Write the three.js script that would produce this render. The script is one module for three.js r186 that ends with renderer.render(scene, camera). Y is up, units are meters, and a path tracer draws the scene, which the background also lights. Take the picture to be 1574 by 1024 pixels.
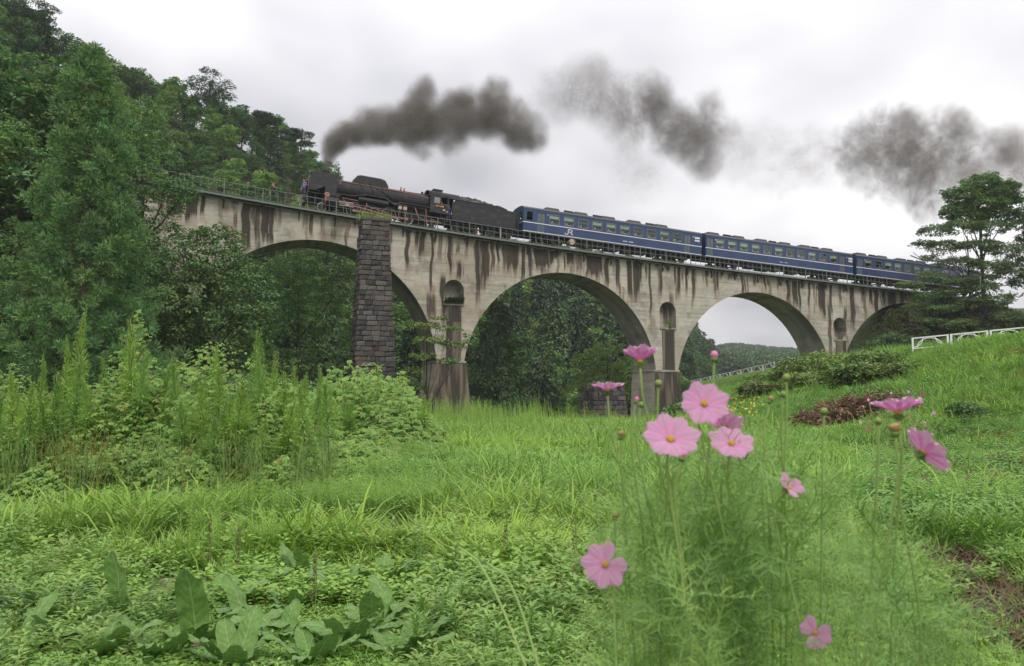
import * as THREE from 'three';
import { mergeGeometries } from 'three/addons/utils/BufferGeometryUtils.js';
import { RoundedBoxGeometry } from 'three/addons/geometries/RoundedBoxGeometry.js';
import { MarchingCubes } from 'three/addons/objects/MarchingCubes.js';
import { FontLoader } from 'three/addons/loaders/FontLoader.js';
import { TextGeometry } from 'three/addons/geometries/TextGeometry.js';

// ------------------------------------------------------------------ camera, sky, sun, exposure
const FOCAL = 1224, CX = 787, CY = 512, HORIZON = 615, EYE = 1.2;   // a 28 mm lens on a 1574 x 1024 frame
const PITCH = Math.atan((HORIZON - CY) / FOCAL);
const scene = new THREE.Scene();
const camera = new THREE.PerspectiveCamera(2 * Math.atan(512 / FOCAL) * 180 / Math.PI, 1574 / 1024, 0.05, 6000);
camera.filmGauge = 36;
camera.position.set(0, EYE, 0);
camera.rotation.set(PITCH, 0, 0);
camera.focus = 45; camera.userData.fStop = 7.5;
const renderer = new THREE.WebGLRenderer({ antialias: true });
renderer.toneMapping = THREE.LinearToneMapping;
renderer.toneMappingExposure = 1.12;
renderer.shadowMap.enabled = true;

function rng(seed) { let s = seed | 0; return () => { s = (s + 0x6d2b79f5) | 0; let t = Math.imul(s ^ (s >>> 15), 1 | s); t = (t + Math.imul(t ^ (t >>> 7), 61 | t)) ^ t; return ((t ^ (t >>> 14)) >>> 0) / 4294967296; }; }
const R0 = rng(7);
const lerp = THREE.MathUtils.lerp, clamp = THREE.MathUtils.clamp;
const sstep = (a, b, x) => { const t = clamp((x - a) / (b - a), 0, 1); return t * t * (3 - 2 * t); };
const V = (x, y, z) => new THREE.Vector3(x, y, z);
function hash3(x, y, z) { let h = Math.imul(x, 374761393) ^ Math.imul(y, 668265263) ^ Math.imul(z, 2147483647 ^ 0x5bd1e995); h = Math.imul(h ^ (h >>> 13), 1274126177); return ((h ^ (h >>> 16)) >>> 0) / 4294967296; }
function noise3(x, y, z) {
  const ix = Math.floor(x), iy = Math.floor(y), iz = Math.floor(z), fx = x - ix, fy = y - iy, fz = z - iz;
  const u = fx * fx * (3 - 2 * fx), v = fy * fy * (3 - 2 * fy), w = fz * fz * (3 - 2 * fz);
  const c = (a, b, d) => hash3(ix + a, iy + b, iz + d);
  return lerp(lerp(lerp(c(0, 0, 0), c(1, 0, 0), u), lerp(c(0, 1, 0), c(1, 1, 0), u), v), lerp(lerp(c(0, 0, 1), c(1, 0, 1), u), lerp(c(0, 1, 1), c(1, 1, 1), u), v), w);
}
function fbm(x, y, z = 0, oct = 4) { let s = 0, a = 0.5, t = 0; for (let i = 0; i < oct; i++) { s += a * noise3(x, y, z + i * 17); t += a; x *= 2.03; y *= 2.03; z *= 2.03; a *= 0.5; } return s / t; }

{ // overcast sky: brighter towards the zenith, soft cloud relief all the way round
  const W = 1024, H = 512, data = new Float32Array(W * H * 4);
  for (let r = 0; r < H; r++) {
    const el = ((r + 0.5) / H - 0.5) * Math.PI, y = Math.sin(el);
    for (let c = 0; c < W; c++) {
      const a = ((c + 0.5) / W - 0.5) * 2 * Math.PI, x = Math.cos(el) * Math.cos(a), z = Math.cos(el) * Math.sin(a);
      const k = 1 / (Math.max(y, 0) + 0.32);
      const n = fbm(x * k * 1.3 + 5, z * k * 1.3 + 2, y * 1.5, 5) - 0.5, n2 = fbm(x * k * 3.4 + 15, z * k * 3.4 + 1, 3 + y * 3, 4) - 0.5;
      let L = 0.52 + 1.08 * Math.max(y, 0) + n * 1.35 + n2 * 0.42;
      const cool = clamp(0.5 - n * 3.2 - n2 * 1.2, 0, 1);
      if (y < 0) L = lerp(L, 0.3, sstep(0, -0.12, y));
      const i = (r * W + c) * 4;
      data[i] = L * (1.005 - 0.045 * cool); data[i + 1] = L * (0.99 - 0.028 * cool); data[i + 2] = L * (1.01 + 0.015 * cool); data[i + 3] = 1;
    }
  }
  const t = new THREE.DataTexture(data, W, H, THREE.RGBAFormat, THREE.FloatType);
  t.mapping = THREE.EquirectangularReflectionMapping; t.magFilter = t.minFilter = THREE.LinearFilter; t.wrapS = THREE.RepeatWrapping; t.needsUpdate = true;
  scene.background = t; scene.environment = t;
}
const sun = new THREE.DirectionalLight(0xfff4e6, 1.4);
sun.position.set(25, 90, 45); sun.castShadow = true; sun.shadow.radius = 34;
sun.shadow.mapSize.set(2048, 2048);
Object.assign(sun.shadow.camera, { left: -110, right: 110, top: 110, bottom: -110, near: 1, far: 420 });
sun.position.multiplyScalar(2); sun.target.position.set(0, 0, -70);
scene.add(sun, sun.target);

// ------------------------------------------------------------------ helpers
const SP = Math.sin(PITCH), CP = Math.cos(PITCH);
function at(px, py, depth) {   // a sight line of the photograph, followed to a real distance
  const a = (px - CX) / FOCAL, b = (CY - py) / FOCAL;
  return V(a * depth, EYE + (SP + b * CP) * depth, (-CP + b * SP) * depth);
}
function project(p) { const y = p.y - EYE, d = y * SP - p.z * CP; return [CX + FOCAL * p.x / d, CY - FOCAL * (y * CP + p.z * SP) / d, d]; }
const used = new Map();
function numbered(name) { const n = used.get(name) ?? 0; used.set(name, n + 1); return n ? name + '_' + String(n).padStart(3, '0') : name; }
function tag(o, label, category, group, kind) {
  if (label) o.userData.label = label;
  if (category) o.userData.category = category;
  if (group) o.userData.group = group;
  if (kind) o.userData.kind = kind;
  return o;
}
function shade(o) { o.traverse((c) => { if (c.isMesh) c.castShadow = c.receiveShadow = true; }); return o; }
function thing(name, label, category, p = V(0, 0, 0), group) {
  const o = new THREE.Group(); o.name = numbered(name); o.position.copy(p); scene.add(o);
  return tag(o, label, category, group);
}
function part(name, geo, mat, parent) { const m = new THREE.Mesh(geo, mat); m.name = name; m.castShadow = m.receiveShadow = true; parent.add(m); return m; }
function lone(name, geo, mat, label, category, group, kind) { const m = new THREE.Mesh(geo, mat); m.name = numbered(name); m.castShadow = m.receiveShadow = true; scene.add(m); return tag(m, label, category, group, kind); }
function copyOf(src, label, p) { const o = src.clone(); o.userData = { ...src.userData }; o.name = numbered(src.name.replace(/_\d+$/, '')); if (label) o.userData.label = label; if (p) o.position.copy(p); scene.add(o); return o; }
const mg = (list) => { const l = list.map((g) => { const k = g.index ? g.toNonIndexed() : g; for (const n of Object.keys(k.attributes)) if (!['position', 'normal', 'uv'].includes(n)) k.deleteAttribute(n); return k; }); return l.length === 1 ? l[0] : mergeGeometries(l); };
function box(w, h, d, x = 0, y = 0, z = 0, rx = 0, ry = 0, rz = 0) { const g = new THREE.BoxGeometry(w, h, d); if (rx) g.rotateX(rx); if (ry) g.rotateY(ry); if (rz) g.rotateZ(rz); return g.translate(x, y, z); }
function rbox(w, h, d, r, x = 0, y = 0, z = 0) { return new RoundedBoxGeometry(w, h, d, 2, r).translate(x, y, z); }
function cyl(r1, r2, h, axis = 'y', x = 0, y = 0, z = 0, seg = 20, open = false) { const g = new THREE.CylinderGeometry(r2, r1, h, seg, 1, open); if (axis === 'x') g.rotateZ(-Math.PI / 2); if (axis === 'z') g.rotateX(Math.PI / 2); return g.translate(x, y, z); }
function sph(r, x, y, z, sx = 1, sy = 1, sz = 1, seg = 14) { return new THREE.SphereGeometry(r, seg, Math.ceil(seg * 0.7)).scale(sx, sy, sz).translate(x, y, z); }
function bar(a, b, r, seg = 6, r2 = r) { const d = b.clone().sub(a), g = new THREE.CylinderGeometry(r2, r, d.length(), seg); g.applyQuaternion(new THREE.Quaternion().setFromUnitVectors(V(0, 1, 0), d.clone().normalize())); const m = a.clone().add(b).multiplyScalar(0.5); return g.translate(m.x, m.y, m.z); }
function tube(pts, r, seg = 6, n = pts.length * 4) { return new THREE.TubeGeometry(new THREE.CatmullRomCurve3(pts), n, r, seg); }
function prism(pts, depth, z0 = 0, holes = [], bevel = 0) {
  const s = new THREE.Shape(pts.map((p) => new THREE.Vector2(p[0], p[1])));
  for (const h of holes) s.holes.push(h instanceof THREE.Path ? h : new THREE.Path(h.map((p) => new THREE.Vector2(p[0], p[1]))));
  return new THREE.ExtrudeGeometry(s, { depth, bevelEnabled: bevel > 0, bevelSize: bevel, bevelThickness: bevel, bevelSegments: 2, curveSegments: 10 }).translate(0, 0, z0);
}
const std = (c, roughness = 0.8, o = {}) => new THREE.MeshStandardMaterial({ color: new THREE.Color().setRGB(...c), roughness, ...o });
const phys = (c, roughness, o = {}) => new THREE.MeshPhysicalMaterial({ color: new THREE.Color().setRGB(...c), roughness, ...o });
const leafMat = (c, tr = 0.3, o = {}) => phys(c[1] > c[0] * 1.15 && c[1] > c[2] * 1.15 ? [c[0] * 2.15, c[1] * 1.88, c[2] * 1.65] : c, 0.72, { transmission: tr, thickness: 0, side: THREE.DoubleSide, flatShading: true, vertexColors: true, specularIntensity: 0.5, ...o });
function texture(w, h, f, srgb = true, rep) {
  const d = new Uint8Array(w * h * 4);
  for (let y = 0; y < h; y++) for (let x = 0; x < w; x++) { const c = f(x / w, y / h, x, y), i = (y * w + x) * 4; for (let k = 0; k < 3; k++) { const v = c[k]; d[i + k] = clamp(Math.round(255 * (srgb ? (v <= 0.0031308 ? 12.92 * v : 1.055 * Math.pow(v, 1 / 2.4) - 0.055) : v)), 0, 255); } d[i + 3] = 255; }
  const t = new THREE.DataTexture(d, w, h); t.magFilter = THREE.LinearFilter; t.minFilter = THREE.LinearMipmapLinearFilter; t.generateMipmaps = true; t.wrapS = t.wrapT = THREE.RepeatWrapping; if (srgb) t.colorSpace = THREE.SRGBColorSpace; if (rep) t.repeat.set(...rep); t.needsUpdate = true; return t;
}
// builder for leaves and blades: flat facets with a colour each
class Leaves {
  constructor() { this.p = []; this.c = []; }
  tri(a, b, c, col) { this.p.push(a.x, a.y, a.z, b.x, b.y, b.z, c.x, c.y, c.z); for (let i = 0; i < 3; i++) this.c.push(col[0], col[1], col[2]); }
  leaf(o, dir, nrm, len, wid, col, fold = 0.25) {
    const side = dir.clone().cross(nrm).normalize(), up = side.clone().cross(dir).normalize();
    const m = o.clone().addScaledVector(dir, len * 0.45), t = o.clone().addScaledVector(dir, len).addScaledVector(up, -len * 0.12);
    const l = m.clone().addScaledVector(side, wid / 2).addScaledVector(up, wid * fold), r = m.clone().addScaledVector(side, -wid / 2).addScaledVector(up, wid * fold);
    this.tri(o, t, l, col); this.tri(o, r, t, col);
  }
  blade(o, dir, bend, len, wid, col, n = 2) {   // a strap that arches over
    const side = V(-dir.z, 0, dir.x); if (side.lengthSq() < 1e-4) side.set(1, 0, 0); side.normalize();
    let p = o.clone(), d = dir.clone().normalize(), w = wid;
    for (let i = 0; i < n; i++) {
      const q = p.clone().addScaledVector(d, len / n), w2 = i === n - 1 ? 0 : wid * (1 - (i + 1) / n * 0.5);
      const a = p.clone().addScaledVector(side, w / 2), b = p.clone().addScaledVector(side, -w / 2), c = q.clone().addScaledVector(side, w2 / 2), e = q.clone().addScaledVector(side, -w2 / 2);
      this.tri(a, b, c, col); if (w2) this.tri(b, e, c, col);
      p = q; w = w2; d = d.clone().addScaledVector(bend, 1 / n).normalize();
    }
  }
  add(geo, col) { const g = geo.index ? geo.toNonIndexed() : geo, a = g.attributes.position; for (let i = 0; i < a.count; i++) { this.p.push(a.getX(i), a.getY(i), a.getZ(i)); this.c.push(...col); } }
  build() { const g = new THREE.BufferGeometry(); g.setAttribute('position', new THREE.Float32BufferAttribute(this.p, 3)); g.setAttribute('color', new THREE.Float32BufferAttribute(this.c, 3)); g.computeVertexNormals(); return g; }
}
function tone(r, amount = 0.25, warm = 0.12) { const k = 1 + (r() * 2 - 1) * amount, w = (r() * 2 - 1) * warm; return [k * (1 + w), k, k * (1 - w * 0.7)]; }
function dirOn(r) { const y = r() * 2 - 1, a = r() * Math.PI * 2, s = Math.sqrt(1 - y * y); return V(Math.cos(a) * s, y, Math.sin(a) * s); }
function instances(name, geo, mat, list, label, category, tints) {
  const m = new THREE.InstancedMesh(geo, mat, list.length);
  list.forEach((x, i) => { m.setMatrixAt(i, x); if (tints) m.setColorAt(i, tints[i]); });
  m.name = numbered(name); m.castShadow = m.receiveShadow = true; scene.add(m);
  return tag(m, label, category, null, 'stuff');
}
const MX = (p, yaw, s, tilt = 0, ty = 0) => new THREE.Matrix4().compose(p, new THREE.Quaternion().setFromEuler(new THREE.Euler(tilt * Math.cos(ty), yaw, tilt * Math.sin(ty), 'YXZ')), typeof s === 'number' ? V(s, s, s) : s);

// ------------------------------------------------------------------ the line of the viaduct: u along it, h height, off towards the viewer
const BP = V(1.1043, 0, -75.4559), BD = V(0.92212, 0, -0.3869), BN = V(0.3869, 0, 0.92212), TURN = Math.asin(0.3869);
const deckH = (u) => ((-3.63e-6 * u + 4.97e-4) * u - 5.445e-2) * u + 16.38;
const onBridge = (u, h, off = 0) => V(BP.x + BD.x * u + BN.x * off, h, BP.z + BD.z * u + BN.z * off);
const uOff = (x, z) => [(x - BP.x) * BD.x + (z - BP.z) * BD.z, (x - BP.x) * BN.x + (z - BP.z) * BN.z];
function toFace(px, py, off = 0) { const o = at(px, py, 0), d = at(px, py, 1).sub(o), t = (BP.x * BN.x + BP.z * BN.z + off - o.x * BN.x - o.z * BN.z) / (d.x * BN.x + d.z * BN.z), p = o.addScaledVector(d, t); return [uOff(p.x, p.z)[0], p.y, t]; }
const ARCHES = [[-19.55, 4.05, 10.91], [4.33, 3.18, 10.41], [27.73, 2.4, 10.49], [50.19, 1.74, 11.02]];

// ------------------------------------------------------------------ terrain
function curve(tbl) { return (q) => { if (q <= tbl[0][0]) return tbl[0][1]; for (let i = 1; i < tbl.length; i++) if (q <= tbl[i][0]) { const [a, b] = [tbl[i - 1], tbl[i]], t = (q - a[0]) / (b[0] - a[0]); return lerp(a[1], b[1], t * t * (3 - 2 * t) * 0.5 + t * 0.5); } return tbl[tbl.length - 1][1]; }; }
const ridgeD = curve([[-600, 100], [0, 118], [250, 130], [500, 150], [640, 185], [850, 255], [960, 320], [1040, 300], [1085, 400], [1130, 700], [1300, 800], [2200, 800]]);
const ridgeY = curve([[-600, -200], [-100, -15], [0, 45], [80, 88], [170, 136], [250, 152], [330, 196], [400, 226], [470, 264], [510, 296], [560, 336], [640, 378], [800, 400], [900, 418], [980, 455], [1050, 530], [1090, 566], [1130, 548], [1230, 556], [1400, 548], [2200, 548]]);
const footD = curve([[-600, 34], [0, 50], [200, 64], [300, 74], [450, 84], [600, 90], [850, 100], [1000, 112], [1060, 190], [1130, 320], [2200, 320]]);
function ground(x, z) {
  const d = -z, near = fbm(x * 0.23 + 9, z * 0.23, 1, 3) - 0.5, tiny = noise3(x * 1.7, z * 1.7, 4) - 0.5;
  let h = near * 0.3 * sstep(2, 14, Math.hypot(x, z)) + tiny * 0.04;
  if (d < 1) return h;
  const q = CX + FOCAL * x / d;
  const valley = sstep(38, 52, d) * sstep(500, 600, q) * (1 - sstep(1000, 1090, q));
  h -= 5.5 * valley;
  const left = sstep(30, 60, d) * (1 - sstep(200, 560, q)); h += left * 1.5;
  const right = 4.6 * sstep(6, 30, x) * sstep(9, 24, d) * (1 - 0.62 * sstep(56, 84, d) * (1 - sstep(1130, 1250, q)));
  h += right;
  const far = lerp(3.2, 5.6, clamp((q - 1050) / 140, 0, 1.3));
  const fw = sstep(86, 118, d) * sstep(1005, 1050, q);
  h = lerp(h, far, fw);
  const fd = footD(q), rd = ridgeD(q);
  if (d > fd) {
    const top = EYE + (HORIZON - ridgeY(q)) / FOCAL * rd, t = clamp((d - fd) / (rd - fd), 0, 1);
    h = lerp(h, top, Math.pow(t, 0.95)) + (fbm(x * 0.03, z * 0.03, 8, 3) - 0.5) * 8 * t * (q < 1060 ? 1 : 0.6);
    if (d > rd) h -= (d - rd) * 0.12 * Math.min(1, 300 / (d - rd + 1));
  }
  if (d < 260 && x > -90 && x < 160) {
    const [u, off] = uOff(x, z), side = Math.max(0, Math.abs(off + 2.1) - 3.1);
    const e1 = deckH(u) - 0.55 - side / 1.4 - Math.max(0, 51 - u), e2 = deckH(u) - 0.55 - side / 1.2 - Math.max(0, u + 37) * 1.1;
    const bump = (fbm(x * 0.3, z * 0.3, 2, 3) - 0.5) * 1.2 * clamp(side / 2, 0, 1);
    h = Math.max(h, e1 + bump, e2 + bump);
  }
  return Math.max(h, -60);
}
// bare earth shows where little grows
const soilSpots = [[620, 824, 75, 15], [420, 828, 95, 17], [270, 905, 70, 22], [150, 850, 70, 14], [250, 850, 60, 14], [520, 822, 60, 12], [1520, 950, 42, 14], [1475, 905, 45, 8], [1560, 1000, 40, 10], [1430, 860, 50, 14], [90, 790, 70, 10], [330, 850, 40, 8]].map(([px, py, w, hh]) => { const d = EYE * FOCAL / (py - HORIZON), p = at(px, py, d); return [p.x, p.z + 0.22, w / FOCAL * d, hh / FOCAL * d * d / EYE + 0.24]; });
function soil(x, z) { let s = 0; for (const [a, b, w, l] of soilSpots) { const k = ((x - a) / w) ** 2 + ((z - b) / l) ** 2; if (k < 3) s = Math.max(s, 1 - k / 2.2 + (noise3(x * 5, z * 5, 3) - 0.5) * 0.9); } return clamp(s, 0, 1); }
{
  const phis = []; for (let i = 0; i <= 220; i++) phis.push(lerp(-0.72, 0.72, i / 220)); for (let i = 1; i < 36; i++) phis.push(0.72 + (2 * Math.PI - 1.44) * i / 36);
  const radii = [0.4]; while (radii[radii.length - 1] < 3600) radii.push(radii[radii.length - 1] * 1.055 + 0.05);
  const nP = phis.length, nR = radii.length, split = radii.findIndex((r) => r > 105);
  const P = [], C = [], UV = [];
  for (const r of radii) for (const a of phis) {
    const x = Math.sin(a) * r, z = -Math.cos(a) * r, y = ground(x, z);
    P.push(x, y, z); UV.push(x / 2, z / 2);
    const s = soil(x, z), n = 0.8 + 0.4 * fbm(x * 1.3, z * 1.3, 7, 3);
    const g = [0.052, 0.07, 0.024], e = [0.14, 0.105, 0.078];
    for (let k = 0; k < 3; k++) C.push(lerp(g[k], e[k], clamp(s + 0.15, 0, 1)) * n);
  }
  const sheet = (j0, j1) => {
    const idx = [], g = new THREE.BufferGeometry(), n0 = j0 * nP;
    for (let j = j0; j < j1; j++) for (let i = 0; i < nP; i++) { const i2 = (i + 1) % nP, a = j * nP + i - n0, b = j * nP + i2 - n0, c = a + nP, d = b + nP; idx.push(a, b, c, b, d, c); }
    g.setAttribute('position', new THREE.Float32BufferAttribute(P.slice(n0 * 3, (j1 + 1) * nP * 3), 3)); g.setAttribute('color', new THREE.Float32BufferAttribute(C.slice(n0 * 3, (j1 + 1) * nP * 3), 3)); g.setAttribute('uv', new THREE.Float32BufferAttribute(UV.slice(n0 * 2, (j1 + 1) * nP * 2), 2));
    g.setIndex(idx); g.computeVertexNormals(); return g;
  };
  const grain = texture(512, 512, (u, v) => { const n = 0.62 + 0.55 * (fbm(u * 40, v * 40, 1, 4) - 0.5) + 0.3 * (noise3(u * 200, v * 200, 2) - 0.5); return [n, n, n]; }, false);
  const bump = grain.clone(); bump.needsUpdate = true;
  const gm = std([1.5, 1.5, 1.5], 0.95, { vertexColors: true, map: grain, bumpMap: bump, bumpScale: 0.03 });
  tag(lone('ground', sheet(0, split), gm, 'earth of the meadow and bank under the weeds and grass', null, null, 'structure'));
  tag(lone('hills', sheet(split, nR - 1), gm, 'wooded valley sides rising behind the viaduct', null, null, 'structure'));
}

// ------------------------------------------------------------------ concrete viaduct
const THICK = 4.1;
const viaduct = thing('viaduct', 'grey concrete railway viaduct with tall arches and dark streaks down its side', 'viaduct', V(BP.x, 0, BP.z));
viaduct.rotation.y = TURN;
// streaks of grime that run down from the walkway: [x in the photograph, width px, length px, strength, start px below the deck]
const streaks = [[251, 5, 40, .9], [262, 8, 44, .8], [273, 14, 46, .9], [288, 8, 46, .9], [299.6, 10, 46, 1], [314, 6, 36, .9], [345, 5, 20, .5], [363.6, 5, 36, .6, 12], [379, 13, 72, 1], [396, 8, 66, .7], [408, 12, 58, .9], [417.6, 6, 66, .9], [430, 5, 30, .4], [478, 6, 40, .9], [470, 8, 26, .4], [498, 6, 30, .35], [515, 10, 25, .5, 14],
  [626, 7, 70, .9], [640, 6, 30, .8], [650, 9, 46, .9], [663, 4, 100, .8], [676, 6, 40, .4], [691.5, 6, 56, .9], [705, 8, 34, .7, 36], [681, 9, 78, .85, 60], [718, 5, 30, .4], [734, 7, 92, 1], [745, 14, 72, 1], [757, 6, 50, .8], [765, 4, 42, .8], [776, 10, 40, .7], [789, 22, 44, .85], [804, 6, 60, .8], [814, 8, 42, .8], [831, 26, 32, .9], [846, 8, 28, .8], [662, 14, 44, .6, 92], [740, 12, 60, .6, 118],
  [875, 12, 24, .8], [890, 6, 26, .6], [910, 23, 36, 1], [922, 6, 30, .8], [932, 8, 46, .8], [949, 7, 46, .8], [966, 9, 58, .9], [977, 12, 58, 1], [984, 5, 40, .7], [998.5, 4, 90, .75], [1012, 4, 50, .4], [1038, 4, 30, .7], [1043, 6, 46, .8], [1054, 4, 40, .8], [1064, 4, 46, .8, 10], [1066, 4, 40, .7], [1085, 4, 24, .4], [1102, 4, 34, .8], [1121, 8, 12, .5], [1139, 4, 44, .85], [1158, 5, 16, .5], [1175, 4, 22, .7], [1196, 4, 20, .5], [1210, 7, 40, .9], [1220, 10, 46, .9], [1228, 5, 50, .8], [1242, 4, 46, .9], [1261, 14, 50, 1], [1276, 5, 46, .9], [1290, 5, 30, .6], [1309, 10, 60, .9], [1324, 6, 22, .5], [1338, 7, 26, .8], [1346, 7, 44, .9], [1356, 5, 28, .7], [1370, 16, 26, .9], [1384, 8, 40, .7], [1032, 8, 60, .5, 40], [1297, 6, 60, .6, 30], [1272, 6, 80, .6, 26]];
const U0 = -46, U1 = 72, H0 = -2, H1 = 20;
const streakAt = streaks.map(([px, w, len, k, start = 0]) => { let h = 18; const dd = deckH(0); let u = 0; for (let i = 0; i < 4; i++) { const py = project(onBridge(u, deckH(u)))[1]; u = toFace(px, py)[0]; } const s = toFace(px, 400)[2] / FOCAL; return [u, w * s * 0.49, deckH(u) - 0.35 - start * s, len * s * 1.06, k, start > 0]; });
function concreteColour(u, h) {
  const m = fbm(u * 0.45, h * 0.5, 3, 4), fine = fbm(u * 3.1, h * 4.2, 6, 3), board = noise3(u * 0.25, Math.floor(h / 0.22) * 1.7, 5), blot = fbm(u * 0.17, h * 0.2, 12, 3);
  const k = 0.9 + 0.5 * (m - 0.5) + 0.3 * (fine - 0.5) + 0.16 * (board - 0.5);
  let c = [0.47 * k, 0.445 * k, 0.365 * k];
  const w = sstep(0.52, 0.68, blot) * 0.4; c = c.map((v, i) => lerp(v, [0.33, 0.28, 0.2][i], w)); const dirt = sstep(0.54, 0.7, fbm(u * 0.9 + 50, h * 0.6, 17, 5)) * 0.5; c = c.map((v, i) => lerp(v, [0.15, 0.14, 0.12][i], dirt)); const pale = sstep(0.6, 0.72, fbm(u * 0.7, h * 2.2, 27, 4)) * 0.4; c = c.map((v, i) => lerp(v, [0.56, 0.55, 0.5][i], pale)); if (((h + 40) % 0.88) < 0.05 && noise3(u * 0.5, Math.floor(h / 0.88), 8) > 0.35) c = c.map((v) => v * 0.72);
  return c;
}
function stain(u, h) {
  let s = 0, rust = 0;
  for (const [su, sw, top, len, k, lower] of streakAt) {
    const dx = Math.abs(u - su - (noise3(h * 0.9, su, 1) - 0.5) * 0.3); if (dx > sw * 1.7) continue;
    const below = top - h; if (below < -0.5) continue;
    const v = fbm(u * 5, h * 0.3, su, 3), end = len * (0.62 + 0.75 * v), e = 1 - sstep(end * 0.62, end * 1.08, below);
    const head = lower ? sstep(-0.1, 0.5 + noise3(u * 7, su, 4) * 0.8, below) : 1, a = head * (1 - sstep(sw * (0.55 + 0.5 * v), sw * (0.8 + 0.6 * v), dx));
    s = Math.max(s, a * e * k * (0.45 + 0.85 * fbm(u * 9, h * 0.55, 2, 3)));
    rust = Math.max(rust, (1 - sstep(sw * 0.9, sw * 1.7, dx)) * (1 - sstep(len * 0.9, len * 1.35, below)) * 0.55 * noise3(u * 5, h * 0.3, 9));
  }
  const lip = deckH(u) - 0.35 - h; if (lip < 1.6) s = Math.max(s, sstep(0.52, 0.66, fbm(u * 1.6, h * 0.45, 21, 3)) * (1 - sstep(0.5, 1.6, lip + noise3(u * 4, h, 1))) * 0.8);
  return [clamp(s * 1.55, 0, 1), rust];
}
{ const r = rng(77); for (let i = 0; i < 170; i++) { const u = -32 + r() * 84, k = 0.2 + 0.5 * r(); streakAt.push([u, 0.05 + r() * r() * 0.2, deckH(u) - 0.4 - (r() < 0.3 ? r() * 5 : 0), 0.5 + r() * r() * 5, k, true]); } }
const faceTex = texture(2048, 512, (a, b) => {
  const u = lerp(U0, U1, a), h = lerp(H0, H1, b); let c = concreteColour(u, h); const [s, r] = stain(u, h);
  c = c.map((v, i) => lerp(v, [0.22, 0.145, 0.08][i], Math.min(1, r * 1.25)));
  const d = noise3(u * 6, h * 0.5, 33) > 0.45 ? [0.046, 0.036, 0.025] : [0.03, 0.027, 0.022];
  return c.map((v, i) => lerp(v, d[i], s * 0.95));
});
faceTex.wrapS = faceTex.wrapT = THREE.ClampToEdgeWrapping;
const boardBump = texture(256, 256, (u, v, x, y) => { const row = Math.floor(v * 9), f = v * 9 - row, j = f < 0.1 ? 0.25 : 0.75; const n = j + (noise3(u * 6, row * 3, 2) - 0.5) * 0.3 + (fbm(u * 30, v * 60, 1, 3) - 0.5) * 0.5; return [n, n, n]; }, false);
boardBump.repeat.set((U1 - U0) / 2, (H1 - H0) / 2);
const faceMat = std([1, 1, 1], 0.92, { map: faceTex, bumpMap: boardBump, bumpScale: 0.03 });
const soffitTex = texture(512, 512, (u, v) => { const n = fbm(u * 6, v * 6, 4, 5), st = sstep(0.5, 0.75, fbm(u * 14, v * 3, 8, 4)), k = 0.75 + 0.7 * (n - 0.5); return [lerp(0.43, 0.3, st) * k, lerp(0.41, 0.28, st) * k, lerp(0.34, 0.23, st) * k]; });
const soffitBump = texture(256, 256, (u, v) => { const f = (u * 12) % 1, n = (f < 0.1 ? 0.2 : 0.7) + (noise3(u * 40, v * 8, 3) - 0.5) * 0.3; return [n, n, n]; }, false);
soffitTex.repeat.set(0.2, 0.2); soffitBump.repeat.set(0.4, 0.4);
const soffitMat = std([1, 1, 1], 0.92, { map: soffitTex, bumpMap: soffitBump, bumpScale: 0.03 });
const pierTex = texture(512, 512, (u, v) => { const n = fbm(u * 26, v * 2.2, 5, 5), m = fbm(u * 7, v * 1.3, 9, 4), k = 0.8 + 0.6 * (n - 0.5), w = sstep(0.42, 0.62, m); return [lerp(0.06, 0.185, w) * k, lerp(0.05, 0.155, w) * k, lerp(0.038, 0.112, w) * k]; });
pierTex.repeat.set(0.25, 0.12);
const pierMat = std([1, 1, 1], 0.93, { map: pierTex, bumpMap: soffitBump, bumpScale: 0.02 });
function faceUV(g) { const p = g.attributes.position, uv = g.attributes.uv; for (let i = 0; i < p.count; i++) uv.setXY(i, (p.getX(i) - U0) / (U1 - U0), (p.getY(i) - H0) / (H1 - H0)); return g; }
function metreUV(g) { const p = g.attributes.position, n = g.attributes.normal, uv = g.attributes.uv; for (let i = 0; i < p.count; i++) { const ax = Math.abs(n.getX(i)), ay = Math.abs(n.getY(i)), az = Math.abs(n.getZ(i)); if (az > ax && az > ay) uv.setXY(i, p.getX(i), p.getY(i)); else if (ax > ay) uv.setXY(i, p.getZ(i), p.getY(i)); else uv.setXY(i, p.getX(i), p.getZ(i)); } return g; }
const niches = [[-7.0, 0.98, 9.85, 12.25], [16.24, 1.0, 8.45, 11.3], [39.5, 0.98, 7.9, 10.6]];   // centre, half width, floor, top
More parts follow.
